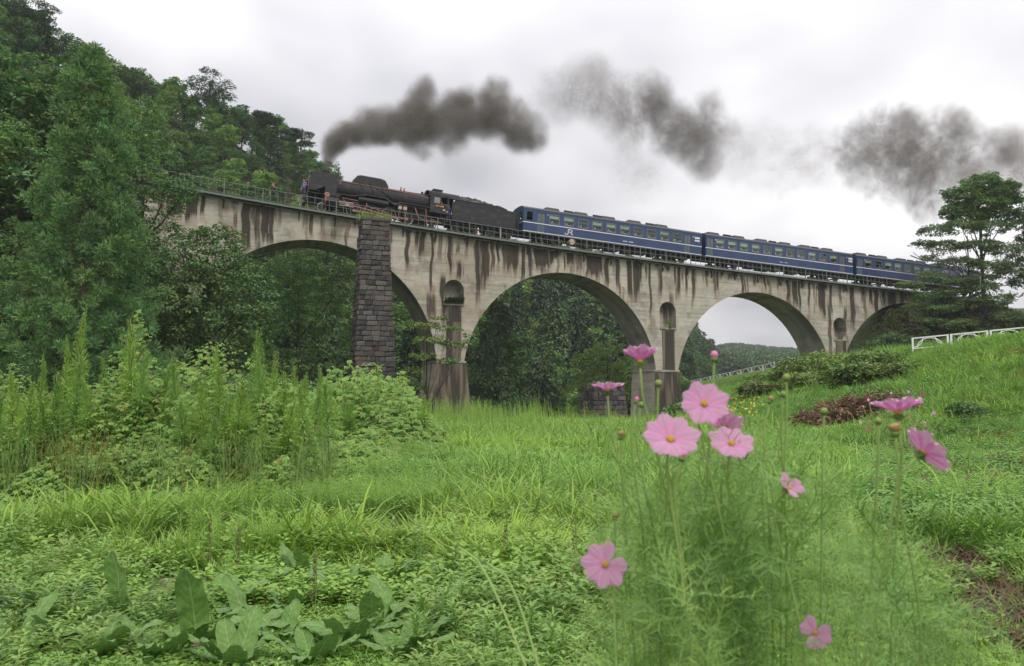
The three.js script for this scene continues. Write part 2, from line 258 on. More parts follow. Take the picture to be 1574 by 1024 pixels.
{
  const SPRING = 0.95, pts = [[-46, 0], [-46, deckH(-46) - 0.45]];
  for (let u = -44; u <= 68; u += 2) pts.push([u, deckH(u) - 0.45]);
  pts.push([70, 0]);
  const arcPts = (a, r, n) => { const s = Math.asin(SPRING / r), o = []; for (let i = 0; i <= n; i++) { const t = s + (Math.PI - 2 * s) * i / n; o.push([a[0] + Math.cos(t) * r, a[1] + Math.sin(t) * r]); } return o; };
  const under = [...ARCHES].reverse();
  pts.push([64, 0]);
  for (let i = 0; i < under.length; i++) { const a = arcPts(under[i], under[i][2], 40); if (i) { /* pier top between two arches */ } pts.push(...a); }
  pts.push([-31, 4], [-31, 0]);
  const holes = niches.map(([c, w, f, t]) => { const p = new THREE.Path(); p.moveTo(c - w, f); p.lineTo(c - w, t - w); p.absarc(c, t - w, w, Math.PI, 0, true); p.lineTo(c + w, f); p.closePath(); return p; });
  const front = prism(pts, 1.25, -1.25, holes), rear = prism(pts, THICK - 1.253, -THICK);
  // flat faces show the stained side, edges (soffits, niche walls) plain concrete
  for (const [name, g] of [['spandrel_wall', front], ['inner_wall', rear]]) {
    const uv = g.attributes.uv, p = g.attributes.position, grp = g.groups;
    for (const q of grp) for (let i = q.start; i < q.start + q.count; i++) if (q.materialIndex === 0) uv.setXY(i, (p.getX(i) - U0) / (U1 - U0), (p.getY(i) - H0) / (H1 - H0)); else uv.setXY(i, p.getX(i) + p.getY(i), p.getZ(i));
    part(name, g, [faceMat, soffitMat], viaduct);
  }
  for (const a of ARCHES) {   // the ring of each arch stands a little proud
    const s = Math.asin(SPRING / a[2]), sh = new THREE.Shape(); sh.absarc(a[0], a[1], a[2] + 0.004, s, Math.PI - s, false); sh.absarc(a[0], a[1] - 0.2, a[2] + 1.25, Math.PI - s - 0.05, s + 0.05, true); sh.closePath();
    const g = new THREE.ExtrudeGeometry(sh, { depth: 0.045, bevelEnabled: false, curveSegments: 44 }); g.translate(0, 0, -0.004); faceUV(g); part('arch_ring', g, faceMat, viaduct);
  }
  const paleTex = texture(256, 256, (a, b) => concreteColour(a * 8, b * 8).map((v) => v * 0.95)); paleTex.repeat.set(0.125, 0.125); const paleMat = std([1, 1, 1], 0.92, { map: paleTex, bumpMap: soffitBump, bumpScale: 0.02 });
  // piers: a streaked strip under each niche, then a battered base
  const bases = [[-7.26, 1.4, 4.55, 2.05, -8], [15.95, 1.5, 4.05, 1.75, -8], [39.6, 1.9, 3.4, 2.2, -6]];
  bases.forEach(([c, w, top, wb, bot], i) => {
    const k = (wb - w) / 5.4, wB = w + k * (top - bot), nz = 0.12, g = new THREE.BoxGeometry(1, 1, 1, 1, 6, 1), p = g.attributes.position;
    for (let j = 0; j < p.count; j++) { const t = 0.5 - p.getY(j), W = lerp(w, wB, t), D = lerp(THICK / 2 + nz, THICK / 2 + nz + (wB - w) * 0.45, t); p.setXYZ(j, c + p.getX(j) * 2 * W, lerp(top, bot, t), -THICK / 2 + p.getZ(j) * 2 * D); }
    g.computeVertexNormals(); metreUV(g); part('pier_base', g, [paleMat, paleMat, paleMat, paleMat, pierMat, pierMat], viaduct);
    part('pier_cap', rbox(w * 2 + 0.1, 0.22, THICK + 0.36, 0.04, c, top + 0.1, -THICK / 2), soffitMat, viaduct);
    const [nc, nw, nf] = niches[i]; const s = prism([[nc - nw * 0.72, top + 0.2], [nc + nw * 0.72, top + 0.2], [nc + nw * 0.72, nf], [nc - nw * 0.72, nf]], 0.1, 0.002); metreUV(s); part('pilaster', s, pierMat, viaduct);
    part('niche_sill', rbox(nw * 2 - 0.02, 0.16, 0.5, 0.03, nc, nf + 0.08, -0.12), soffitMat, viaduct);
  });
  // plain side of the pier seen below the springing on the left
  // deck, ballast, rails
  const steps = []; for (let u = -40; u < 68; u += 3) steps.push(u);
  const strip = (z0, z1, y0, y1) => mg(steps.map((u) => { const a = deckH(u), b = deckH(u + 3), L = Math.hypot(3, b - a); return box(L + 0.01, y1 - y0, z1 - z0, 0, 0, 0, 0, 0, Math.atan2(b - a, 3)).translate(u + 1.5, (a + b) / 2 + (y0 + y1) / 2, (z0 + z1) / 2); }));
  const ballastTex = texture(256, 256, (u, v) => { const n = noise3(u * 60, v * 60, 1) * 0.7 + 0.3; return [0.16 * n, 0.14 * n, 0.12 * n]; });
  part('deck_slab', strip(-THICK, 0.02, -0.5, -0.24), soffitMat, viaduct);
  part('ballast', strip(-THICK + 0.5, -0.5, -0.238, 0.0), std([1, 1, 1], 1, { map: ballastTex }), viaduct);
  const rust = std([0.09, 0.06, 0.045], 0.6, { metalness: 0.5 });
  for (const z of [-1.52, -2.62]) part('rail', strip(z - 0.035, z + 0.035, 0.0, 0.14), rust, viaduct);
  const paint = std([0.135, 0.16, 0.135], 0.6), dark = std([0.035, 0.042, 0.038], 0.65);
  part('walkway_beam', strip(0.68, 0.76, -0.4, -0.24), paint, viaduct);
  part('walkway_stringer', strip(0.1, 0.18, -0.4, -0.26), dark, viaduct);
  const plankMat = [std([0.13, 0.14, 0.115], 0.85), std([0.1, 0.11, 0.095], 0.85), std([0.16, 0.165, 0.14], 0.85)], plank = [rbox(0.98, 0.05, 0.28, 0.012), rbox(1.0, 0.045, 0.28, 0.012)];
  let n = 0;
  for (let u = -34; u < 54; u += 1.02) for (const z of [0.22, 0.51]) { const m = part('plank', plank[n % 2], plankMat[Math.floor(R0() * 3)], viaduct); m.position.set(u + (z > 0.4 ? 0.5 : 0), deckH(u) - 0.23 + R0() * 0.012, z); m.rotation.z = Math.atan(-0.05); n++; }
  const joist = box(0.07, 0.1, 0.66, 0, -0.12, 0.38), bracket = mg([box(0.08, 0.1, 0.75, 0, -0.26, 0.38), box(0.08, 0.85, 0.08, 0, -0.62, 0.05), bar(V(0, -0.98, 0.05), V(0, -0.28, 0.7), 0.04, 6)]);
  for (let u = -33.6; u < 54; u += 0.765) { const m = part('joist', joist, dark, viaduct); m.position.set(u, deckH(u) - 0.22, 0); }
  for (let u = -33.3; u < 54; u += 3.06) { const m = part('bracket', bracket, dark, viaduct); m.position.set(u, deckH(u) - 0.2, 0); }
  // railing along the walkway
  const rail = thing('deck_railing', 'thin grey steel railing along the walkway on top of the viaduct', 'railing', V(BP.x, 0, BP.z)); rail.rotation.y = TURN;
  const rp = std([0.13, 0.155, 0.13], 0.55);
  const line = (h, r, name) => { const p = []; for (let u = -34; u <= 54; u += 2) p.push(V(u, deckH(u) + h - 0.2, 0.7)); part(name, tube(p, r, 6, 88), rp, rail); };
  line(1.02, 0.032, 'top_rail'); line(0.55, 0.02, 'middle_rail'); line(0.08, 0.02, 'bottom_rail');
  const post = box(0.075, 1.12, 0.075, 0, 0.5, 0.7), bal = box(0.032, 0.96, 0.032, 0, 0.55, 0.7);
  for (let u = -33.3, i = 0; u < 54; u += 0.612, i++) { const m = part(i % 5 ? 'baluster' : 'post', i % 5 ? bal : post, rp, rail); m.position.set(u, deckH(u) - 0.2, 0); }
  // grass on the niche sills
  const r = rng(41), L = new Leaves();
  for (let i = 0; i < 260; i++) L.blade(V(-7 + (r() - 0.5) * 1.8, 9.98, -0.35 + r() * 0.5), V((r() - 0.5) * 0.5, 1, 0.3 + r() * 0.7), V(0, -1.1, 0.9), 0.6 + r() * 0.8, 0.06, tone(r), 3);
  lone('niche_grass', L.build(), leafMat([0.045, 0.085, 0.03]), 'tuft of long green grass growing in the niche of the left pier', 'grass', null);
  const L2 = new Leaves(); for (let i = 0; i < 60; i++) { const a = dirOn(r); L2.leaf(V(16.3 + a.x * 0.3, 8.95 + a.y * 0.45, 0.0 + a.z * 0.2), dirOn(r), V(0, 1, 0.6).normalize(), 0.24, 0.15, tone(r)); }
  lone('niche_fern', L2.build(), leafMat([0.05, 0.1, 0.03]), 'small green weed growing in the niche of the second pier', 'plant');
  for (const o of scene.children.slice(-2)) { o.position.set(BP.x, 0, BP.z); o.rotation.y = TURN; }
  // two white marker posts on the walkway
  const markMat = std([0.75, 0.75, 0.72], 0.6), redMat = std([0.4, 0.08, 0.05], 0.6);
  const mk = (px, py, hgt, label) => { const [u] = toFace(px, py, 0.5); const t = thing('marker_post', label, 'marker', onBridge(u, deckH(u) - 0.2, 0.5)); t.rotation.y = TURN; part('post', box(0.12, hgt, 0.1, 0, hgt / 2, 0), markMat, t); part('cap', new THREE.ConeGeometry(0.09, 0.16, 4).rotateY(Math.PI / 4).translate(0, hgt + 0.08, 0), markMat, t); return t; };
  mk(769, 356, 1.0, 'white pointed marker post behind the railing near the rear of the tender');
  const m2 = mk(735, 354, 0.62, 'short white marker post with red band behind the railing beside the tender'); part('band', box(0.13, 0.14, 0.11, 0, 0.5, 0), redMat, m2);
}
// ------------------------------------------------------------------ old masonry piers, stone by stone
const stoneTex = texture(256, 256, (u, v) => { const n = fbm(u * 10, v * 10, 3, 5), l = sstep(0.6, 0.7, fbm(u * 16, v * 16, 9, 3)), k = 0.55 + 0.9 * n; return [lerp(0.82 * k, 0.85, l * 0.5), lerp(0.78 * k, 0.86, l * 0.5), lerp(0.74 * k, 0.8, l * 0.5)]; }, false);
stoneTex.repeat.set(0.9, 0.9);
const stoneMats = [[0.08, 0.077, 0.078], [0.052, 0.05, 0.052], [0.11, 0.106, 0.102], [0.042, 0.04, 0.041], [0.085, 0.074, 0.066]].map((c) => std(c.map((x) => x * 1.3), 0.95, { map: stoneTex, bumpMap: stoneTex, bumpScale: 0.04 }));
function masonryPier(t, halfTop, halfBot, dTop, dBot, top, bot, course, len, seed, limit, jagged) {
  const r = rng(seed), inset = 0.07, H = top - bot, cuts = [];
  const W = (y) => lerp(halfBot, halfTop, (y - bot) / H), D = (y) => lerp(dBot, dTop, (y - bot) / H);
  const core = new THREE.BoxGeometry(2, H, 2), p = core.attributes.position;
  for (let i = 0; i < p.count; i++) { const y = p.getY(i) + H / 2 + bot; p.setXYZ(i, p.getX(i) * (W(y) - inset), y - (jagged ? course : 0), p.getZ(i) * (D(y) - inset)); }
  core.computeVertexNormals(); part('core', core, std([0.04, 0.036, 0.032], 1), t);
  const shapes = [0, 1, 2, 3].map((shapeNo) => { const g = new RoundedBoxGeometry(1, 1, 1, 2, 0.13), q = g.attributes.position; for (let i = 0; i < q.count; i++) { const nx = q.getX(i), ny = q.getY(i), nz = q.getZ(i), w = (o) => (noise3(nx * 2.3 + seed + o * 7 + shapeNo * 3.1, ny * 2.3, nz * 2.3 + o) - 0.5); q.setXYZ(i, nx + w(1) * 0.1, ny + w(2) * 0.22, nz + w(3) * 0.26); } g.computeVertexNormals(); return g; });
  const rest = []; let n = 0;
  for (let y = top - course; y > bot; y -= course) for (const side of [0, 1]) {   // the near face, then the left face
    const w = side ? D(y) : W(y), c = course;
    let x = -w + (side ? 0.3 : 0);
    while (x < w - 0.12) {
      let l = len * (0.5 + r() * 1.0); if (w - x - l < len * 0.4) l = w - x;
      const k = 0.02 + r() * 0.05, cx = x + l / 2, cy = y + c / 2, proud = (r() - 0.5) * 0.11;
      if (!(jagged && y > top - course * 3 && r() < 0.45)) {
        const pos = side ? V(-W(cy) + 0.13 + proud, cy, cx) : V(cx, cy, D(cy) - 0.13 + proud), scl = side ? V(0.34, c - k, l - k) : V(l - k, c - k, 0.34);
        if (n < limit) { const m = part('stone', shapes[n % 4], stoneMats[Math.floor(r() * 5)], t); m.position.copy(pos); m.scale.copy(scl); m.rotation.z = (r() - 0.5) * 0.05; m.rotation.x = (r() - 0.5) * 0.06; n++; }
        else rest.push(shapes[n++ % 4].clone().scale(scl.x, scl.y, scl.z).translate(pos.x, pos.y, pos.z));
      }
      x += l;
    }
  }
  if (rest.length) tag(part('stones', mg(rest), stoneMats[0], t), null, null, null, 'stuff');
}
{
  // corner line of the tall pier: foot well in front of the viaduct
  const top = at(574.5, 343, 67.2), t = thing('stone_pier', 'tall dark masonry pier of an older bridge standing before the left arch', 'pier', V(top.x, 0, top.z)); t.rotation.y = TURN;
  masonryPier(t, 1.12, 1.92, 0.95, 1.6, top.y, -3, 0.42, 0.62, 91, 300, false);
  part('cap_stone', rbox(2.5, 0.3, 2.2, 0.06, 0, top.y + 0.12, 0), stoneMats[0], t);
  const r = rng(17), L = new Leaves();
  for (let i = 0; i < 300; i++) L.blade(V((r() - 0.5) * 2.6, top.y + 0.2, (r() - 0.5) * 2), V((r() - 0.5) * 1.4, 0.9, (r() - 0.5) * 1.2), V(0, -0.8, 0), 0.5 + r() * 0.6, 0.06, tone(r), 2);
  const g = lone('pier_top_grass', L.build(), leafMat([0.12, 0.19, 0.04]), 'yellow green grass growing on top of the tall stone pier', 'grass'); g.position.copy(t.position); g.rotation.y = TURN;
  const top2 = at(926, 588, 74), s = thing('broken_stone_pier', 'low broken masonry pier overgrown on top beside the light green tree', 'pier', V(top2.x, 0, top2.z)); s.rotation.y = TURN;
  masonryPier(s, 1.5, 2.3, 1.3, 2.0, top2.y, -6, 0.42, 0.6, 57, 150, true);
  const L2 = new Leaves(); for (let i = 0; i < 500; i++) { const a = dirOn(r), o = V(a.x * 1.5 * r(), top2.y - 0.3 + Math.abs(a.y) * 0.35, a.z * 1.3 * r()); L2.leaf(o, dirOn(r), V(0, 1, 0.3).normalize(), 0.25, 0.16, tone(r)); }
  const g2 = lone('pier_creeper', L2.build(), leafMat([0.05, 0.085, 0.03]), 'green creeper on top of the low broken pier', 'creeper'); g2.position.copy(s.position); g2.rotation.y = TURN;
}

// ------------------------------------------------------------------ train: x runs back along the train, z towards the viewer, y up from the rail
const font = await new FontLoader().loadAsync('fonts/droid/droid_sans_bold.typeface.json');
const railY = (u) => deckH(u) + 0.15;
function vehicle(name, label, category, u, len, group) {
  const t = thing(name, label, category, onBridge(u, railY(u), -2.07), group);
  t.rotation.order = 'YXZ'; t.rotation.set(0, TURN, Math.atan2(railY(u + len) - railY(u), len)); return t;
}
const sootTex = texture(256, 256, (u, v) => { const n = fbm(u * 8, v * 8, 2, 5), d = sstep(0.5, 0.72, fbm(u * 5, v * 14, 6, 4)), k = 0.7 + 0.6 * n; return [lerp(0.014, 0.036, d) * k, lerp(0.014, 0.033, d) * k, lerp(0.0155, 0.031, d) * k]; });
sootTex.repeat.set(0.4, 0.4);
const black = std([1, 1, 1], 0.55, { map: sootTex, metalness: 0.15 }), blackPlain = std([0.022, 0.022, 0.024], 0.55, { metalness: 0.2 }), pitch = std([0.012, 0.012, 0.013], 0.8);
const copper = std([0.36, 0.15, 0.1], 0.45, { metalness: 0.4 }), rodMat = std([0.34, 0.16, 0.15], 0.45, { metalness: 0.4 }), steel = std([0.3, 0.27, 0.25], 0.4, { metalness: 0.6 }), tan = std([0.42, 0.34, 0.26], 0.6), gold = std([0.6, 0.42, 0.15], 0.4, { metalness: 0.5 });
const paneMat = phys([0.82, 0.9, 0.86], 0.04, { transmission: 1, thickness: 0 });
function wheel(name, r, x, z, parent, spokes = 0) {
  const s = Math.sign(z), m = new THREE.Group(); m.name = name; m.position.set(x, r, z); m.scale.x = 1 / parent.scale.x; parent.add(m);
  part('tyre', new THREE.TorusGeometry(r - 0.05, 0.055, 8, 30), steel, m);
  part('disc', mg(spokes ? [cyl(0.16, 0.16, 0.2, 'z', 0, 0, 0), ...Array.from({ length: spokes }, (_, i) => { const a = i / spokes * Math.PI * 2; return box(0.1, r - 0.14, 0.09, 0, (r + 0.06) / 2, 0).rotateZ(a); }), box(0.55, 0.4, 0.08, 0, -r * 0.6, 0)] : [cyl(r - 0.06, r - 0.06, 0.07, 'z', 0, 0, 0), cyl(0.13, 0.13, 0.2, 'z', 0, 0, 0)]), blackPlain, m);
  return m;
}
{
  const U = -21.02, t = vehicle('steam_locomotive', 'black steam locomotive with smoke deflectors pulling the train over the viaduct', 'locomotive', U, 13.3);
  t.scale.x = 1.05; const CY2 = 2.5;
  const boiler = part('boiler', mg([cyl(0.87, 0.87, 5.6, 'x', 5.8, CY2, 0, 40), cyl(0.87, 0.92, 2.8, 'x', 10.0, CY2, 0, 40), box(2.9, 1.2, 1.5, 9.9, 1.8, 0)]), black, t);
  for (const x of [3.1, 4.4, 5.9, 7.5, 8.7, 10.2, 11.2]) part('band', new THREE.TorusGeometry(0.885, 0.02, 6, 40).rotateY(Math.PI / 2).translate(x, CY2, 0), blackPlain, boiler);
  const sm = part('smokebox', mg([cyl(0.9, 0.9, 2.2, 'x', 1.95, CY2, 0, 40), new THREE.SphereGeometry(0.84, 28, 14, 0, Math.PI * 2, 0, Math.PI / 2).scale(1, 0.32, 1).rotateZ(Math.PI / 2).translate(0.86, CY2, 0)]), black, t);
  part('door_hinge', mg([box(0.06, 0.08, 1.2, 0.62, CY2 + 0.25, 0), box(0.06, 0.08, 1.2, 0.62, CY2 - 0.25, 0), cyl(0.09, 0.09, 0.12, 'x', 0.55, CY2, 0)]), steel, sm);
  part('chimney', mg([cyl(0.33, 0.25, 0.2, 'y', 2.15, 3.42, 0), cyl(0.25, 0.27, 0.5, 'y', 2.15, 3.7, 0), cyl(0.3, 0.3, 0.07, 'y', 2.15, 3.96, 0)]), blackPlain, t);
  const hl = part('headlight', mg([cyl(0.2, 0.2, 0.34, 'x', 1.0, 3.62, 0), box(0.2, 0.25, 0.2, 1.0, 3.42, 0)]), blackPlain, t); part('lens', cyl(0.16, 0.16, 0.02, 'x', 0.82, 3.62, 0), std([0.55, 0.35, 0.2], 0.2), hl);
  const dome = part('dome', prism([[4.55, 3.1], [4.6, 3.55], [4.85, 3.9], [5.1, 3.98], [6.9, 3.98], [7.2, 3.88], [7.45, 3.5], [7.5, 3.1]], 0.72, -0.36, [], 0.1), black, t);
  part('hatch', mg([cyl(0.15, 0.15, 0.05, 'y', 5.4, 4.1, 0), cyl(0.15, 0.15, 0.05, 'y', 6.5, 4.1, 0)]), blackPlain, dome);
  part('sand_pipe', mg([5.0, 5.9, 6.9].map((x) => tube([V(x, 3.4, 0.47), V(x + 0.1, 3.0, 0.8), V(x + 0.35, 2.4, 0.95), V(x + 0.45, 1.8, 1.0)], 0.03))), blackPlain, dome);
  part('safety_valve', mg([cyl(0.07, 0.07, 0.32, 'y', 8.75, 3.5, 0.15), cyl(0.07, 0.07, 0.3, 'y', 9.1, 3.5, -0.1), cyl(0.05, 0.05, 0.26, 'y', 9.05, 3.48, 0.2)]), copper, t);
  part('whistle', mg([cyl(0.05, 0.05, 0.2, 'y', 11.0, 3.6, 0.3), cyl(0.11, 0.11, 0.24, 'y', 10.75, 3.5, 0), cyl(0.08, 0.08, 0.2, 'y', 11.15, 3.62, -0.1)]), blackPlain, t);
  // pipes and handrail along the boiler
  part('boiler_pipe', mg([tube([V(3.3, 3.12, 0.66), V(5, 3.12, 0.66), V(8, 3.1, 0.68), V(10.8, 3.0, 0.76), V(11.2, 2.85, 0.9)], 0.035), tube([V(3.35, 3.1, 0.66), V(3.35, 2.7, 0.9)], 0.03)]), copper, t);
  part('handrail', mg([tube([V(3.0, 2.75, 0.98), V(7, 2.74, 0.98), V(11.2, 2.72, 1.0)], 0.022), ...[3.4, 5, 6.6, 8.2, 9.8].map((x) => bar(V(x, 2.75, 0.98), V(x, 2.72, 0.8), 0.02))]), blackPlain, t);
  part('steam_pipe', mg([tube([V(2.5, 2.5, 0.86), V(2.6, 2.1, 1.15), V(2.7, 1.4, 1.2)], 0.13, 10), tube([V(6.4, 3.0, 0.75), V(7.2, 2.6, 0.94), V(8.0, 2.2, 1.05)], 0.03)]), blackPlain, t);
  // running boards with their raised middle
  for (const s of [1, -1]) {
    part('running_board', prism([[2.8, 1.72], [4.4, 1.72], [5.6, 2.02], [7.2, 2.02], [7.7, 1.72], [8.1, 1.5], [8.6, 1.86], [11.3, 1.86], [11.3, 1.94], [8.5, 1.94], [8.1, 1.62], [7.8, 1.8], [7.3, 2.1], [5.5, 2.1], [4.3, 1.8], [2.8, 1.8]], 0.5, s > 0 ? 0.88 : -1.38), blackPlain, t);
    part('smoke_deflector', prism([[0.72, 1.75], [0.75, 3.05], [0.86, 3.3], [1.1, 3.44], [3.0, 3.4], [3.0, 1.3], [2.05, 1.3], [2.02, 2.2], [1.2, 1.75]], 0.03, s > 0 ? 1.32 : -1.35), black, t);
    part('air_tank', mg([cyl(0.26, 0.26, 2.6, 'x', 6.2, 1.62, s * 1.12, 20)]), blackPlain, t);
    const cy = part('cylinder', mg([cyl(0.43, 0.43, 1.05, 'x', 2.7, 0.98, s * 1.18, 24), cyl(0.24, 0.24, 1.3, 'x', 2.7, 1.55, s * 1.12, 20), box(1.0, 0.7, 0.5, 2.7, 1.25, s * 1.1)]), black, t);
    part('cylinder_cover', mg([cyl(0.33, 0.4, 0.1, 'x', 2.13, 0.98, s * 1.18, 24), cyl(0.12, 0.12, 0.12, 'x', 2.05, 1.55, s * 1.12)]), copper, cy);
    // motion
    part('side_rod', mg([box(4.75, 0.16, 0.07, 6.95, 0.55, s * 1.0), ...[4.62, 6.17, 7.72, 9.27].map((x) => cyl(0.13, 0.13, 0.1, 'z', x, 0.55, s * 1.02))]), rodMat, t);
    part('connecting_rod', bar(V(4.0, 0.98, s * 1.12), V(7.72, 0.55, s * 1.12), 0.075, 6), rodMat, t);
    part('crosshead', mg([box(1.3, 0.07, 0.12, 3.9, 1.14, s * 1.14), box(1.3, 0.07, 0.12, 3.9, 0.8, s * 1.14), box(0.35, 0.36, 0.18, 4.0, 0.97, s * 1.14), cyl(0.04, 0.04, 1.0, 'x', 3.4, 0.97, s * 1.14)]), steel, t);
    part('valve_gear', mg([bar(V(5.6, 1.55, s * 1.16), V(5.7, 1.0, s * 1.16), 0.06), bar(V(3.5, 1.5, s * 1.16), V(5.6, 1.42, s * 1.16), 0.04), bar(V(5.65, 1.05, s * 1.18), V(7.6, 0.8, s * 1.18), 0.04), bar(V(3.6, 1.5, s * 1.18), V(3.9, 0.85, s * 1.18), 0.035), bar(V(5.6, 1.7, s * 1.1), V(9.2, 1.85, s * 1.1), 0.03)]), rodMat, t);
    for (const x of [4.62, 6.17, 7.72, 9.27]) wheel('driving_wheel', 0.7, x, s * 0.78, t, 9);
    wheel('leading_wheel', 0.43, 1.95, s * 0.78, t); wheel('trailing_wheel', 0.5, 11.6, s * 0.78, t, 8);
    part('step', mg([box(0.5, 0.04, 0.3, 1.1, 0.55, s * 1.2), box(0.5, 0.04, 0.3, 12.6, 0.55, s * 1.25), box(0.04, 0.8, 0.03, 12.4, 0.95, s * 1.38), box(0.04, 0.8, 0.03, 12.8, 0.95, s * 1.38), box(0.04, 0.9, 0.03, 1.3, 0.95, s * 1.3)]), blackPlain, t);
    part('injector_pipe', mg([tube([V(9.9, 1.8, s * 1.1), V(10.1, 1.2, s * 1.2), V(10.4, 0.75, s * 1.2), V(12.4, 0.7, s * 1.15)], 0.045), tube([V(10.9, 1.85, s * 1.15), V(10.95, 1.2, s * 1.2), V(11.1, 0.6, s * 1.1)], 0.035), tube([V(8.9, 1.5, s * 1.25), V(9.3, 0.9, s * 1.25)], 0.035)]), copper, t);
  }
  part('air_pump', mg([rbox(0.34, 0.36, 0.3, 0.06, 8.55, 1.42, 1.22), rbox(0.34, 0.36, 0.3, 0.06, 9.0, 1.42, 1.22)]), tan, t);
  part('pump_body', mg([cyl(0.16, 0.16, 0.5, 'y', 8.55, 1.0, 1.2), cyl(0.16, 0.16, 0.5, 'y', 9.0, 1.0, 1.2), box(0.9, 0.1, 0.4, 8.78, 1.68, 1.2)]), blackPlain, t);
  part('firebox', mg([box(2.2, 1.0, 1.7, 10.4, 1.15, 0), box(1.7, 0.5, 1.2, 10.3, 0.6, 0)]), pitch, t);
  part('frame', mg([box(12.2, 0.42, 0.9, 6.9, 1.02, 0), box(9.5, 0.5, 0.7, 6.5, 1.35, 0)]), pitch, t);
  const bb = part('buffer_beam', mg([box(0.14, 0.65, 2.7, 0.62, 1.05, 0), box(1.3, 0.06, 2.6, 1.2, 1.5, 0), box(0.9, 0.05, 2.5, 1.2, 1.74, 0)]), blackPlain, t);
  part('coupler', mg([box(0.62, 0.28, 0.26, 0.3, 0.9, 0), box(0.2, 0.36, 0.34, 0.08, 0.9, 0)]), steel, bb);
  part('cow_catcher', mg([bar(V(0.7, 0.75, -1.1), V(0.5, 0.2, -0.9), 0.04), bar(V(0.7, 0.75, 1.1), V(0.5, 0.2, 0.9), 0.04), box(0.05, 0.12, 2.0, 0.5, 0.2, 0)]), blackPlain, bb);
  part('front_handrail', mg([bar(V(0.66, 1.5, 1.28), V(0.66, 2.5, 1.28), 0.022), bar(V(0.66, 1.5, -1.28), V(0.66, 2.5, -1.28), 0.022), bar(V(0.66, 2.5, 1.28), V(0.9, 2.7, 1.0), 0.022), bar(V(0.7, 2.9, 0.62), V(0.7, 2.2, 0.62), 0.022)]), copper, bb);
  part('deflector_emblem', mg([new THREE.TorusGeometry(0.15, 0.035, 8, 24).translate(2.25, 1.5, 1.36)]), gold, t);
  part('emblem_centre', cyl(0.07, 0.07, 0.02, 'z', 2.25, 1.5, 1.362), copper, t);
  // cab
  const cab = new THREE.Group(); cab.name = 'cab'; t.add(cab);
  const win = [[11.55, 2.45], [12.1, 2.45], [12.1, 3.1], [11.55, 3.1]], win2 = [[12.22, 2.45], [12.78, 2.45], [12.78, 3.1], [12.22, 3.1]];
  for (const s of [1, -1]) part('side_wall', prism([[11.2, 1.5], [12.95, 1.5], [12.95, 2.4], [12.85, 3.3], [11.2, 3.3]], 0.05, s > 0 ? 1.33 : -1.38, [win, win2]), black, cab);
  part('pane', box(0.54, 0.64, 0.01, 11.83, 2.78, 1.34), phys([0.85, 0.88, 0.85], 0.1, { transmission: 0.85, thickness: 0 }), cab);
  part('front_wall', mg([box(0.05, 1.8, 0.5, 11.22, 2.4, 1.08), box(0.05, 1.8, 0.5, 11.22, 2.4, -1.08), box(0.05, 0.5, 2.6, 11.22, 3.2, 0)]), black, cab);
  part('floor', box(1.8, 0.08, 2.6, 12.1, 1.55, 0), pitch, cab);
  part('roof', (() => { const o = []; for (let i = 0; i <= 16; i++) { const a = Math.PI * (0.12 + 0.76 * i / 16); o.push([Math.cos(a) * 1.52, 2.62 + Math.sin(a) * 1.22]); } const inn = o.map(([z, y]) => [z * 0.96, y - 0.06]).reverse(); return prism([...o, ...inn], 2.9, 0).rotateY(Math.PI / 2).translate(11.1, 0, 0); })(), black, cab);
  part('roof_vent', mg([box(0.8, 0.16, 0.9, 12.1, 3.88, 0), box(0.9, 0.05, 1.0, 12.1, 3.98, 0)]), blackPlain, cab);
  const plate = part('number_plate', box(0.86, 0.24, 0.02, 12.08, 2.16, 1.395), pitch, cab);
  const tg = new TextGeometry('D51 498', { font, size: 0.15, depth: 0.012, curveSegments: 3 }); tg.computeBoundingBox(); tg.translate(-tg.boundingBox.max.x / 2 + 12.08, 2.09, 1.405); part('digits', tg, gold, plate);
  part('allocation_plate', mg([box(0.22, 0.1, 0.02, 12.5, 1.86, 1.395), box(0.12, 0.08, 0.02, 12.8, 1.74, 1.395)]), std([0.6, 0.55, 0.45], 0.6), cab);
  part('handrail', mg([bar(V(12.98, 1.6, 1.3), V(12.98, 2.5, 1.3), 0.025), bar(V(11.4, 2.36, 1.42), V(12.8, 2.36, 1.42), 0.02)]), copper, cab);
  part('backhead', mg([cyl(0.8, 0.8, 0.12, 'x', 11.3, 2.4, 0, 24)]), pitch, cab);
}
